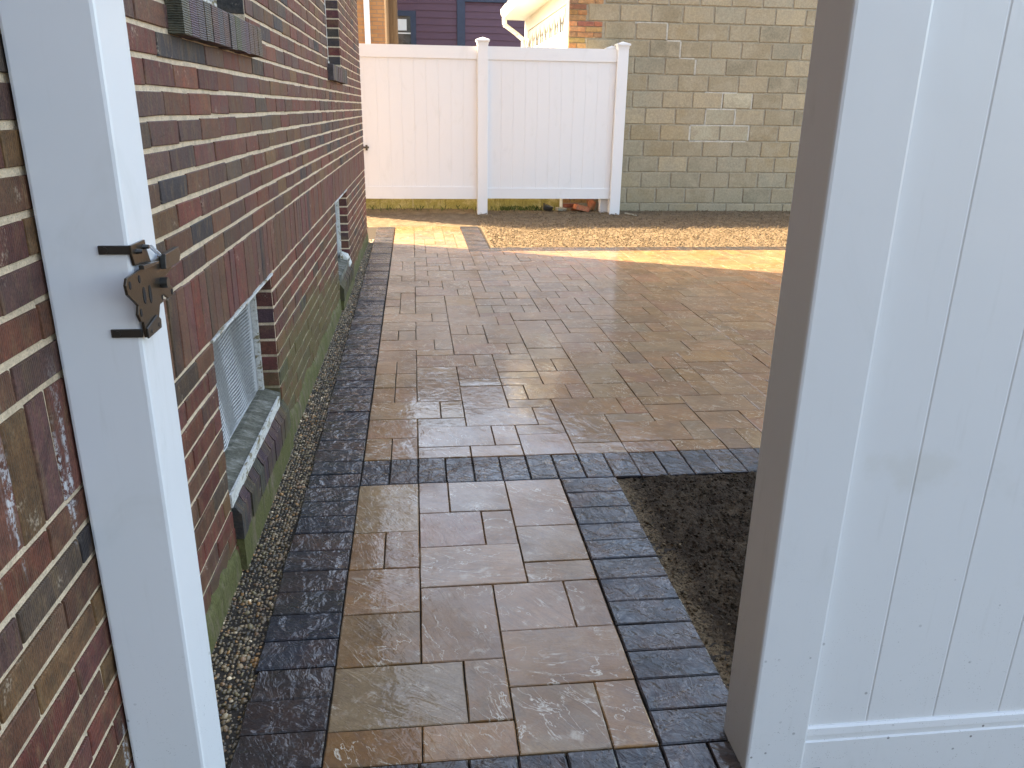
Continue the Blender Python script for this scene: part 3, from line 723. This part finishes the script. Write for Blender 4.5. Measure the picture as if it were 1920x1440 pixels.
def upper_window(key):
    y0, y1, zb, zt = OPEN[key]
    win = empty('window', (HX, (y0+y1)/2, zb)); win.parent = house; win.matrix_parent_inverse = Matrix.Translation(house.location).inverted()
    k = 0; z0 = 0.885+0.0605*math.ceil((zb+0.03-0.885)/0.0605)
    while z0 < zt-0.05:
        for yy in (y1, y0):
            mb = MB(); c = tuple(x*random.uniform(0.75, 1.1) for x in random.choice([(0.135, 0.040, 0.032), (0.12, 0.042, 0.036), (0.06, 0.045, 0.045)]))+(random.random(),)
            if yy == y1: cbox(mb, (HX-0.0035-0.085, yy+0.0015, z0+0.005), (1, 0, 0), (0, 0, 1), 0.0845, 0.0505, 0.0045, 0.0015, c, 0.001)
            else: cbox(mb, (HX-0.0035, yy-0.0015, z0+0.005), (-1, 0, 0), (0, 0, 1), 0.0845, 0.0505, 0.0045, 0.0015, c, 0.001)
            mb.build('jamb_brick', MAT['red_brick_face'], win, fix=False)
        z0 += 0.0605
    xo, xi = HX-0.085, HX-0.15
    m = MB()
    m.box(xi, xo, y1-0.055, y1-0.005, zb+0.03, zt-0.002); m.box(xi, xo, y0+0.005, y0+0.055, zb+0.03, zt-0.002)
    m.box(xi, xo, y0+0.055, y1-0.055, zt-0.06, zt-0.003); m.box(xi, xo-0.01, y0+0.055, y1-0.055, zb+0.70, zb+0.745); m.box(xi, xo+0.01, y0+0.055, y1-0.055, zb+0.03, zb+0.085)
    m.build('frame', MAT['peeling_white_paint'], win)
    m = MB(); m.box(xi+0.01, xi+0.016, y0+0.05, y1-0.05, zb+0.08, zt-0.05); m.build('pane', MAT['dark_pane'], win)
    ny = int((y1-y0+0.12)/0.064)
    for k in range(ny):
        a = y0-0.055+k*(y1-y0+0.12)/ny; l = (y1-y0+0.12)/ny-0.004; mb = MB()
        xf = HX+0.034+random.uniform(-.002, .002); zl = zb-0.062+random.uniform(-.002, .002)
        mb.extrude([(HX-0.12 if (a > y0+0.002 and a+l < y1-0.002) else HX-0.003, zl), (xf, zl), (xf, zb+0.026), (xf-0.005, zb+0.030), (HX-0.12 if (a > y0+0.002 and a+l < y1-0.002) else HX-0.003, zb+0.05 if (a > y0+0.002 and a+l < y1-0.002) else zb+0.032)], 'y', a, a+l, tuple(x*random.uniform(0.7, 1.2) for x in (0.125, 0.085, 0.064))+(random.random(),))
        mb.build('sill_brick', MAT['wirecut_brick'], win)
upper_window('u1'); upper_window('u2')

# ================================================================== NEAR WHITE FENCE POSTS AND PANEL
def cap(mb, x0, x1, y0, y1, z):
    e = 0.018; cx, cy = (x0+x1)/2, (y0+y1)/2
    mb.box(x0-0.004, x1+0.004, y0-0.004, y1+0.004, z-0.03, z)
    mb.box(x0-e, x1+e, y0-e, y1+e, z+0.0005, z+0.022)
    mb.add([(x0-e+.004, y0-e+.004, z+0.0225), (x1+e-.004, y0-e+.004, z+0.0225), (x1+e-.004, y1+e-.004, z+0.0225), (x0-e+.004, y1+e-.004, z+0.0225), (cx, cy, z+0.05)], [(0, 1, 4), (1, 2, 4), (2, 3, 4), (3, 0, 4), (3, 2, 1, 0)])
def post(x0, x1, y0, y1, z0, z1, label, mat='white_vinyl', group=None, bev=0.006):
    t = empty('fence_post', ((x0+x1)/2, (y0+y1)/2, z0), label, 'post', group)
    m = MB(); m.box(x0, x1, y0, y1, z0, z1); m.build('post_body', MAT[mat], t, bevel=bev, smooth=False)
    m = MB(); cap(m, x0, x1, y0, y1, z1); m.build('cap', MAT[mat], t)
    return t
post(-0.551, -0.4265, 1.205, 1.329, -0.14, 1.98, 'white vinyl gate post with black latch standing against the brick wall')
post(0.631, 0.756, 1.205, 1.329, -0.14, 1.98, 'white vinyl post joined to the boarded panel at the walkway edge')
def panel(name, x0, x1, yc, zb, zt, groove0, pitch, rail_b, rail_t, label, mat, board_t=0.022, rail_d=0.042, lip=True, cat='fence'):
    t = empty(name, ((x0+x1)/2, yc, zb), label, cat)
    edges = [x0]; g = groove0
    while g < x1-0.03:
        if g > x0+0.03: edges.append(g)
        g += pitch
    edges.append(x1)
    for a, b in zip(edges[:-1], edges[1:]):
        m = MB(); e, d = (0.0008, 0.0015) if lip else (0.0018, 0.0026)
        f = yc-board_t/2; k = yc+board_t/2
        m.extrude([(a, f+d), (a+e, f+d), (a+e+0.0022, f), (b-e-0.0022, f), (b-e, f+d), (b, f+d), (b, k-d), (b-e, k-d), (b-e-0.0022, k), (a+e+0.0022, k), (a+e, k-d), (a, k-d)], 'z', zb+rail_b-0.012, zt-rail_t+0.012)
        m.build('board', MAT[mat], t)
    h = rail_d/2
    for z0, z1, up in ((zb, zb+rail_b, 1), (zt-rail_t, zt, -1)):
        m = MB()
        if lip:
            if up == 1: o = [(yc-h, z0), (yc-h, z1-0.036), (yc-h+0.004, z1-0.034), (yc-h+0.004, z1-0.022), (yc-h+0.001, z1-0.019), (yc-h+0.003, z1-0.004), (yc-h+0.007, z1), (yc+h-0.007, z1), (yc+h, z1-0.02), (yc+h, z0)]
            else: o = [(yc-h, z1), (yc+h, z1), (yc+h, z0+0.02), (yc+h-0.007, z0), (yc-h+0.007, z0), (yc-h+0.003, z0+0.004), (yc-h+0.001, z0+0.019), (yc-h+0.004, z0+0.022), (yc-h+0.004, z0+0.034), (yc-h, z0+0.036)]
        else: o = [(yc-h, z0), (yc-h, z1), (yc+h, z1), (yc+h, z0)]
        m.extrude([(p, q) for p, q in o], 'x', x0+0.0006, x1-0.0006); m.build('rail', MAT[mat], t)
    return t
panel('vinyl_fence', 0.756, 2.40, 1.236, -0.066, 1.86, 0.890, 0.1475, 0.157, 0.157, 'white vinyl tongue and groove panel smudged with dirt beside the walkway', 'white_vinyl')
post(2.401, 2.526, 1.205, 1.329, -0.14, 1.98, 'white vinyl post at the outer end of the near boarded panel')

# ---- gate latch on the left post (own thing: screwed to the post)
def latch():
    t = empty('gate_latch', (-0.4265, 1.205, 1.0), 'black metal gate latch with bronze sheen screwed to the white post', 'latch')
    D = 'black_powdercoat'; B = 'bronze_powdercoat'
    def strap(z0, z1, ye, nm='strap'):
        m = MB(); pts = []
        m.box(-0.469, -0.4235, 1.2005, 1.2045, z0, z1); o = m.build(nm, MAT[D], t, bevel=0.0015)
        m = MB(); m.bar((-0.459, 1.2008, (z0+z1)/2), (-0.459, 1.1985, (z0+z1)/2), 0.0045, 10); m.build('screw', MAT[D], o)
        return o
    strap(1.0705, 1.0835, 0); strap(0.9450, 0.9580, 0)
    S = 1.0
    def plate(name, pts, x0, x1, mat): 
        m = MB(); m.extrude(pts, 'x', x0, x1); return m.build(name, MAT[mat], t, bevel=0.0008)
    XP = -0.4225
    plate('upper_bracket', [(1.2005, 1.0838), (1.262, 1.083), (1.264, 1.071), (1.277, 1.046), (1.207, 1.053), (1.2005, 1.0700)], XP-0.0035, XP+0.0005, B)
    body = plate('body_plate', [(1.178, 1.0455), (1.350, 1.0490), (1.362, 1.045), (1.360, 1.020), (1.300, 1.010), (1.322, 1.006), (1.352, 0.990), (1.352, 0.976), (1.324, 0.977), (1.299, 0.990), (1.297, 0.978), (1.278, 0.978), (1.272, 0.967), (1.263, 0.956), (1.263, 0.9455), (1.2005, 0.9450), (1.197, 0.970), (1.187, 0.973), (1.178, 0.986), (1.185, 0.998), (1.150, 1.022), (1.147, 1.036), (1.155, 1.045)], XP+0.001, XP+0.005, B)
    plate('striker', [(1.305, 1.053), (1.378, 1.053), (1.385, 1.040), (1.372, 1.028), (1.300, 1.030)], XP+0.0055, XP+0.0145, D)
    plate('latch_arm', [(1.205, 1.054), (1.276, 1.0475), (1.276, 1.0435), (1.205, 1.0475)], XP+0.0055, XP+0.013, D)
    plate('lower_bracket', [(1.199, 0.944), (1.262, 0.9445), (1.264, 0.958), (1.250, 0.968), (1.199, 0.9595)], XP+0.0055, XP+0.0085, D)
    def slot(yc, zc, w_, h_):
        m = MB(); n = 12; m.extrude([(yc+w_*math.cos(2*math.pi*k/n), zc+h_*math.sin(2*math.pi*k/n)) for k in range(n)], 'x', XP+0.0046, XP+0.0056); m.build('slot', MAT['hole_shadow'], body)
    for yc, zc, a, b in ((1.202, 1.034, .004, .006), (1.162, 1.033, .004, .006), (1.307, 1.036, .004, .006), (1.345, 1.037, .004, .006), (1.343, 0.984, .004, .005), (1.293, 0.986, .003, .004), (1.214, 1.007, .006, .013), (1.240, 1.003, .006, .014), (1.191, 0.986, .004, .006)): slot(yc, zc, a, b)
    m = MB(); m.bar((XP+0.005, 1.297, 1.009), (XP+0.016, 1.297, 1.009), 0.0085, 14); m.build('pin', MAT[D], t)
    for yy, zz in ((1.220, 1.072), (1.250, 1.074), (1.216, 0.951), (1.250, 0.952)):
        m = MB(); m.bar((XP, yy, zz), (XP+0.0095, yy, zz), 0.0042, 10, r2=0.003); m.build('screw', MAT[D], t)
    m = MB(); pr = None
    for k in range(90):
        a = k*0.75; u_ = k/89; q = (XP+0.006+0.0028*math.cos(a), 1.268+0.046*u_, 1.071-0.024*u_+0.0028*math.sin(a))
        if pr: m.bar(pr, q, 0.0007, 4)
        pr = q
    m.build('spring', MAT['zinc_steel'], t, fix=False)
latch()

# ================================================================== FAR FENCE
FY = 10.068
G = 'far white fence posts'
post(0.682, 0.806, FY-0.062, FY+0.062, -0.1, 2.015, 'white vinyl post between the two far white fence panels', 'far_white_vinyl', G, 0.004)
post(2.362, 2.492, FY-0.065, FY+0.065, -0.1, 2.005, 'white vinyl end post in front of the grey block wall', 'far_white_vinyl', G, 0.004)
post(2.262, 2.385, FY+0.068, FY+0.180, -0.1, 1.965, 'white vinyl post tucked behind the far end post', 'far_white_vinyl', G, 0.004)
post(-0.93, -0.806, FY-0.062, FY+0.062, -0.1, 2.015, 'white vinyl post hidden beyond the house corner', 'far_white_vinyl', G, 0.004)
panel('vinyl_gate', -0.805, 0.681, FY, 0.206, 1.962, -0.66, 0.1465, 0.145, 0.140, 'white vinyl gate panel with small black latch at the house corner', 'far_white_vinyl', 0.024, 0.05, False, 'gate')
panel('vinyl_fence', 0.807, 2.361, FY, 0.212, 1.966, 0.967, 0.1465, 0.125, 0.145, 'far white vinyl panel with vertical board grooves and gap beneath it', 'far_white_vinyl', 0.024, 0.05, False)
t = empty('gate_latch', (-0.655, FY-0.03, 0.80), 'tiny black latch on the far white gate near the brick corner', 'latch')
m = MB(); m.box(-0.70, -0.625, FY-0.045, FY-0.027, 0.80, 0.822); m.build('latch_bar', MAT['black_powdercoat'], t)
m = MB(); m.box(-0.665, -0.640, FY-0.060, FY-0.0455, 0.775, 0.84); m.build('latch_plate', MAT['black_powdercoat'], t)
# old low mossy wall behind the fence
m = MB(); r = random.Random(4); x = -1.8
while x < 2.18:
    x2 = min(x+0.42, 2.19); h = r.uniform(1.45, 1.5)
    m.box(x, x2-0.006, 10.47, 10.70, -0.16, h); x = x2
tag(m.build('low_wall', MAT['mossy_curb']), 'low yellow green mossy concrete wall seen under the far fence', 'wall')
# debris under the far fence
def chunk(name, loc, size, rot, mat, label, cat, col, group=None):
    m = MB(); n = 0; v, f = [], []
    m.box(-size[0]/2, size[0]/2, -size[1]/2, size[1]/2, -size[2]/2, size[2]/2, col+(random.random(),))
    m.v = [tuple(c+random.uniform(-.12, .12)*min(size) for c in p) for p in m.v]
    o = m.build(name, MAT[mat], bevel=min(size)*0.12); o.location = loc; o.rotation_euler = rot
    return tag(o, label, cat, group)
chunk('broken_brick', (2.03, 10.17, 0.085), (0.20, 0.09, 0.06), (0.1, 0.25, 0.3), 'orange_brick_face', 'broken orange brick lying under the far fence end', 'brick', (0.42, 0.13, 0.06))
chunk('broken_brick', (2.17, 10.25, 0.12), (0.07, 0.10, 0.11), (0.3, 0.1, 0.8), 'orange_brick_face', 'small orange brick stub behind the broken brick under the fence', 'brick', (0.36, 0.11, 0.05))
chunk('rubble_stone', (1.60, 10.22, 0.08), (0.12, 0.08, 0.07), (0.2, 0.3, 0.2), 'black_powdercoat', 'black lump of rubble under the far right fence panel', 'rubble', (0.05, 0.05, 0.05))
chunk('rubble_stone', (1.77, 10.20, 0.065), (0.15, 0.06, 0.035), (0.1, 0.1, 0.6), 'dry_leaf', 'pale flat rubble piece beside the broken orange brick', 'rubble', (0.4, 0.38, 0.3))
chunk('wood_stick', (2.62, 9.93, 0.035), (0.16, 0.018, 0.014), (0.0, 0.15, -0.5), 'dry_leaf', 'short pale stick on the soil by the end post', 'stick', (0.4, 0.38, 0.3))
def weeds():
    m = MB(); r = random.Random(6)
    for k in range(420):
        x = r.uniform(-0.9, 2.2); y = r.uniform(10.2, 10.44)
        if r.random() < 0.5: x = r.uniform(1.0, 1.5)
        h = r.uniform(0.02, 0.075); a = r.uniform(0, 6.28); l = h*r.uniform(0.3, 0.9); w_ = 0.004
        dx, dy = math.cos(a), math.sin(a); z = 0.03
        m.add([(x-dy*w_, y+dx*w_, z), (x+dy*w_, y-dx*w_, z), (x+dx*l*0.5+dy*w_*.7, y+dy*l*.5-dx*w_*.7, z+h*0.75), (x+dx*l, y+dy*l, z+h)], [(0, 1, 2), (0, 2, 3)])
    tag(m.build('weeds', MAT['weed_green'], fix=False), 'thin green weeds growing along the foot of the far fence', 'weeds', kind='stuff')
weeds()

# ================================================================== BLOCK GARAGE
GY, GX = 10.255, 1.80
gar = empty('garage', (GX, GY, 0), 'garage with grey concrete block wall, orange brick corner and white door', 'garage')
RIDX, RIDZ, EAVZ = 5.0, 4.5, 2.86
def gable_z(x): return EAVZ+(RIDZ-EAVZ)*(1-abs(x-RIDX)/(RIDX-GX))
m = MB(); m.extrude([(GX, -0.12), (2*RIDX-GX, -0.12), (2*RIDX-GX, EAVZ), (RIDX, RIDZ), (GX, EAVZ)], 'y', GY+0.006, GY+0.2)
gw = m.build('block_wall', MAT['grey_mortar'], gar)
blk = []
H0 = 0.1957
for k in range(-1, 20):
    z0 = 0.137+(k-1)*H0+0.0; z1 = z0+H0
    row = k-12+0                                   # row whose top is at 2.473 -> k == 12
    off = 2.808 if (12-k) % 2 == 0 else 3.017
    x = off-0.391*3
    while x < 7.5:
        a, b = x, x+0.391
        lim = 2.215 if (12-k) % 2 == 1 else 2.022
        a = max(a, lim); 
        if b-a > 0.08 and gable_z(min(max(b, GX), 2*RIDX-GX)) > z1 and gable_z(max(a, GX)) > z1: blk.append((a, b, z0, z1))
        x += 0.391
BC = [tuple(v*q for v, q in zip(c, (1.5, 1.33, 1.08))) for c in [(0.24, 0.215, 0.165), (0.22, 0.20, 0.155), (0.255, 0.23, 0.18), (0.20, 0.19, 0.155), (0.235, 0.205, 0.15), (0.21, 0.205, 0.175)]]
rest = MB(); special = {(7, 3.93), (6, 3.72), (5, 3.50), (5, 3.86)}
for a, b, c, d in blk:
    xm, zm = (a+b)/2, (c+d)/2
    vis = px_area((xm, GY, zm), 1, 1) > 0
    col = random.choice(BC); k_ = random.uniform(0.85, 1.12)
    if (3.25 < xm < 4.1 and 0.92 < zm < 1.14) or (3.6 < xm < 3.95 and 1.12 < zm < 1.31) or (3.75 < xm < 4.2 and 1.31 < zm < 1.5): 
        if xm < 4.15: col = (0.44, 0.385, 0.265)
    col = tuple(x*k_ for x in col)+(random.random(),)
    mb = MB() if vis else rest
    cbox(mb, (a+0.012, GY+0.006, c+0.009), (1, 0, 0), (0, 0, 1), b-a-0.024, d-c-0.018, 0.0120, 0.004, col, 0.003)
    if vis: mb.build('block', MAT['concrete_block_face'], gw, fix=False)
if rest.v: tag(rest.build('block_remainder', MAT['concrete_block_face'], gw, fix=False), kind='stuff')
# pale re-pointed joints stepping down the wall
rp = MB()
for x0, x1, zz in ((2.61, 3.017, 2.283), (3.017, 3.199, 2.088), (3.199, 3.39, 1.892), (3.56, 3.98, 1.500), (3.60, 3.99, 1.305), (3.41, 4.19, 1.110), (3.41, 4.16, 0.916)):
    q = x0
    while q < x1-0.01:
        e_ = min(q+random.uniform(0.05, 0.12), x1); rp.box(q, e_, GY-0.0030+random.uniform(-.001, .001), GY+0.0055, zz-0.009-random.uniform(0, .004), zz+0.009+random.uniform(0, .004)); q = e_+0.0005
for xx, z0, z1 in ((3.017, 2.098, 2.272), (3.199, 1.902, 2.078), (3.408, 1.706, 1.882), (3.79, 1.316, 1.490), (4.18, 1.316, 1.490), (3.60, 1.122, 1.294), (3.985, 1.122, 1.294), (3.408, 0.928, 1.098), (3.90, 0.928, 1.098), (4.185, 0.928, 1.098)):
    rp.box(xx-0.010-random.uniform(0, .003), xx+0.010, GY-0.005, GY+0.0055, z0, z1)
tag(rp.build('repointed_joints', MAT['pale_mortar'], gw, fix=False), kind='stuff')
# toothed orange brick corner
z = -0.05; k = 0
while z < EAVZ-0.06:
    zm = z+0.031; kk = round((zm-0.137)/H0-0.5); lim = 2.215 if (12-(kk+1)) % 2 == 1 else 2.022
    x = GX+0.004; st = 0.205 if k % 2 == 0 else 0.1
    while x < lim-0.02:
        b = min(x+st, lim); st = 0.205
        mb = MB(); c = tuple(v*random.uniform(0.8, 1.2) for v in random.choice([(0.36, 0.175, 0.070), (0.31, 0.135, 0.055), (0.40, 0.215, 0.09), (0.27, 0.11, 0.05)]))+(random.random(),)
        cbox(mb, (x, GY+0.006, z+0.004), (1, 0, 0), (0, 0, 1), b-x-0.007, 0.053, 0.011, 0.002, c, 0.001)
        mb.build('corner_brick', MAT['orange_brick_face'], gw, fix=False); x = b
    z += 0.0615; k += 1
# side face with overhead door
m = MB(); m.box(GX+0.02, GX+0.2, GY+0.2, 14.5, -0.12, EAVZ-0.02); m.build('side_wall', MAT['trim_white'], gar)
m = MB(); m.box(GX-0.012, GX+0.018, GY+0.012, GY+0.17, -0.1, EAVZ-0.03); m.build('corner_board', MAT['trim_white'], gar)
m = MB(); m.box(GX-0.012, GX+0.018, GY+0.175, 14.5, 2.49, EAVZ-0.02); m.box(GX-0.012, GX+0.018, 14.05, 14.5, -0.1, 2.488); m.build('door_surround', MAT['trim_white'], gar)
door = MB(); door.box(GX+0.003, GX+0.017, GY+0.18, 14.04, -0.1, 2.485); door = door.build('overhead_door', MAT['trim_white'], gar)
for q in range(8):
    y0 = 10.53+q*0.44
    m = MB()
    for a, b, c, d in ((y0, y0+0.40, 2.42, 2.45), (y0, y0+0.40, 2.16, 2.19), (y0, y0+0.03, 2.19, 2.42), (y0+0.37, y0+0.40, 2.19, 2.42)): m.box(GX-0.012, GX+0.0025, a, b, c, d)
    m.build('lite_frame', MAT['trim_white'], door)
    m = MB(); m.box(GX-0.002, GX+0.0028, y0+0.03, y0+0.37, 2.19, 2.42); m.build('lite', MAT['dark_pane'], door)
    m = MB(); m.extrude([(y0+0.03, 2.42), (y0+0.37, 2.42), (y0+0.20, 2.30)], 'x', GX-0.008, GX-0.003); m.box(GX-0.008, GX-0.003, y0+0.19, y0+0.21, 2.191, 2.299); m.build('lite_muntin', MAT['trim_white'], door)
for zc in (0.5, 1.05, 1.6, 2.10):
    m = MB(); m.box(GX-0.004, GX+0.0025, GY+0.2, 14.02, zc, zc+0.02); m.build('door_seam', MAT['peeling_white_paint'], door)
# roof, soffit, gutter, downspout
sl = (RIDZ-EAVZ)/(RIDX-GX); ex = 1.45
m = MB(); m.extrude([(ex, EAVZ-sl*(GX-ex)+0.03), (RIDX, RIDZ+0.03), (2*RIDX-ex, EAVZ-sl*(GX-ex)+0.03), (2*RIDX-ex, EAVZ-sl*(GX-ex)+0.11), (RIDX, RIDZ+0.13), (ex, EAVZ-sl*(GX-ex)+0.11)], 'y', GY-0.06, 14.55); m.build('roof', MAT['roof_shingle'], gar)
ez = EAVZ-sl*(GX-ex)
m = MB(); m.box(ex, GX+0.02, GY+0.005, 14.5, ez+0.0, ez+0.028); m.build('soffit', MAT['trim_white'], gar)
m = MB(); m.extrude([(ex-0.004, ez-0.02), (ex-0.004, ez+0.11), (ex-0.12, ez+0.11), (ex-0.105, ez+0.03), (ex-0.07, ez-0.02)], 'y', GY-0.05, 14.1); m.build('gutter', MAT['trim_white'], gar)
m = MB(); P = [(ex-0.06, 14.0, ez-0.02), (ex-0.055, 14.0, ez-0.12), (1.60, 14.1, ez-0.24), (GX-0.055, 14.3, ez-0.32), (GX-0.055, 14.3, -0.1)]
for a, b in zip(P[:-1], P[1:]): m.bar(a, b, 0.038, 8)
m.build('downspout', MAT['trim_white'], gar)
m = MB(); m.box(GX+0.2, 2*RIDX-GX, 14.3, 14.5, -0.1, EAVZ-0.02); m.build('rear_wall', MAT['trim_white'], gar)

# ================================================================== BACKGROUND HOUSES AND POLE
def bg_brick():
    s = SH('orange_brick_facade'); b = s.n('ShaderNodeTexBrick'); x, y, z = s.xyz()
    c = s.n('ShaderNodeCombineXYZ'); s.put(c.inputs[0], x); s.put(c.inputs[1], z)
    s.put(b.inputs['Vector'], c.outputs[0]); b.inputs['Scale'].default_value = 1.0; b.inputs['Brick Width'].default_value = 0.21; b.inputs['Row Height'].default_value = 0.075
    b.inputs['Mortar Size'].default_value = 0.008
    b.inputs['Color1'].default_value = (0.42, 0.20, 0.07, 1); b.inputs['Color2'].default_value = (0.34, 0.15, 0.06, 1); b.inputs['Mortar'].default_value = (0.26, 0.16, 0.09, 1)
    MAT['orange_brick_facade'] = s.set(Base_Color=b.outputs['Color'], Roughness=0.85, Normal=s.bump(b.outputs['Fac'], -0.006, 0.8))
bg_brick()
ob = empty('brick_building', (-3.0, 18.0, 0), 'orange brick building behind the far fence with white downspout', 'building')
m = MB(); m.box(-6.0, -0.62, 18.0, 25.0, -0.1, 7.0); m.build('wall', MAT['orange_brick_facade'], ob)
m = MB(); m.box(-1.10, -0.99, 17.90, 17.995, -0.1, 7.0); m.build('downspout', MAT['trim_white'], ob)
m = MB(); m.box(-6.2, -0.45, 17.8, 25.2, 7.002, 7.2); m.build('roof', MAT['roof_shingle'], ob)
pole = empty('utility_pole', (-0.43, 14.0, 0), 'brown wooden utility pole rising behind the far white gate', 'pole')
m = MB(); m.bar((-0.432, 14.0, -0.15), (-0.432, 14.0, 8.5), 0.108, 16, r2=0.09); m.build('pole_shaft', MAT['pole_wood'], pole, smooth=False)
m = MB(); m.box(-0.445, -0.415, 13.878, 13.893, 0.2, 7.5); m.build('cable_guard', MAT['pole_wood'], pole)

ph = empty('purple_house', (1.0, 22.0, 0), 'dark purple clapboard house with navy trim behind the far fence', 'house')
PY = 22.0
def cl(x0, x1, y, z0, z1, pitch):
    z = z0
    while z < z1:
        zt = min(z+pitch, z1)
        m = MB(); m.extrude([(y, z), (y, zt+0.012), (y-0.006, zt+0.012), (y-0.026, z)], 'x', x0, x1); m.build('clapboard', MAT['purple_siding'], ph); z += pitch
WX0, WX1, WZ0, WZ1 = -0.62, -0.22, 2.72, 3.45
m = MB(); m.box(-3.5, 6.0, PY+0.001, 30.0, -0.1, 6.5); m.build('wall_core', MAT['purple_siding'], ph)
cl(-0.06, 0.97, PY, 1.6, 3.92, 0.165); cl(-3.5, -0.06, PY, 3.56, 3.92, 0.165); cl(-3.5, -0.06, PY, 1.6, 2.55, 0.165)
cl(1.18, 6.0, PY+0.0, 1.6, 3.80, 0.165); cl(-3.5, 6.0, PY, 4.24, 6.4, 0.165)
m = MB(); m.box(0.975, 1.175, PY-0.05, PY-0.001, -0.1, 3.92); m.build('corner_board', MAT['navy_trim'], ph)
m = MB(); m.box(-3.5, 1.176, PY-0.07, PY-0.001, 3.925, 4.235); m.box(1.177, 6.0, PY-0.07, PY-0.001, 3.80, 4.235); m.build('frieze', MAT['navy_trim'], ph)
m = MB(); 
m.box(-0.20, -0.065, PY-0.06, PY-0.002, 2.55, 3.555); m.box(-1.02, -0.885, PY-0.06, PY-0.002, 2.55, 3.555); m.box(-0.884, -0.201, PY-0.06, PY-0.002, 3.43, 3.555); m.box(-0.884, -0.201, PY-0.06, PY-0.002, 2.55, 2.62)
wf = m.build('window_frame', MAT['navy_trim'], ph)
m = MB(); m.box(-0.884, -0.201, PY-0.02, PY-0.003, 2.62, 3.43); m.build('pane', MAT['dark_pane'], wf)
m = MB(); m.box(-0.555, -0.530, PY-0.035, PY-0.0205, 2.62, 3.43); m.box(-0.884, -0.201, PY-0.045, PY-0.036, 3.02, 3.05); m.build('muntin', MAT['trim_white'], wf)
m = MB(); m.box(-0.52, -0.30, PY-0.032, PY-0.0205, 3.10, 3.36); m.build('painted_reflection', MAT['trim_white'], wf)  # pale panel painted in for the white reflection on the glass
m = MB(); m.extrude([(-3.8, 6.5), (6.3, 6.5), (6.3, 6.7), (-3.8, 6.7)], 'y', PY-0.4, 30.4); m.build('roof', MAT['roof_shingle'], ph)

# ================================================================== ADDED SKY BLOCKER (unseen house shape behind the viewer, darkens faces turned towards it)
sh = empty('added_sky_blocker', (2.0, -16.0, 0), 'added slate grey house shape, unseen behind the viewer, blocking sky light', 'house')
m = MB(); m.box(-12.0, 14.0, -25.0, -16.0, -0.14, 4.6); m.build('wall', MAT['sky_blocker_slate'], sh)
m = MB(); m.extrude([(-15.6, 4.602), (-25.4, 4.602), (-20.5, 6.6)], 'x', -12.4, 14.4); m.build('roof', MAT['roof_shingle'], sh)
for fz in (0.9,):
    for fx in (-9.5, -6.0, -2.5, 1.5, 5.0, 8.5, 11.5):
        m = MB(); m.box(fx-0.6, fx+0.6, -15.998, -15.94, fz, fz+1.7); wf = m.build('window', MAT['trim_white'], sh)
        m = MB(); m.box(fx-0.5, fx+0.5, -15.938, -15.92, fz+0.1, fz+1.6); m.build('pane', MAT['dark_pane'], wf)
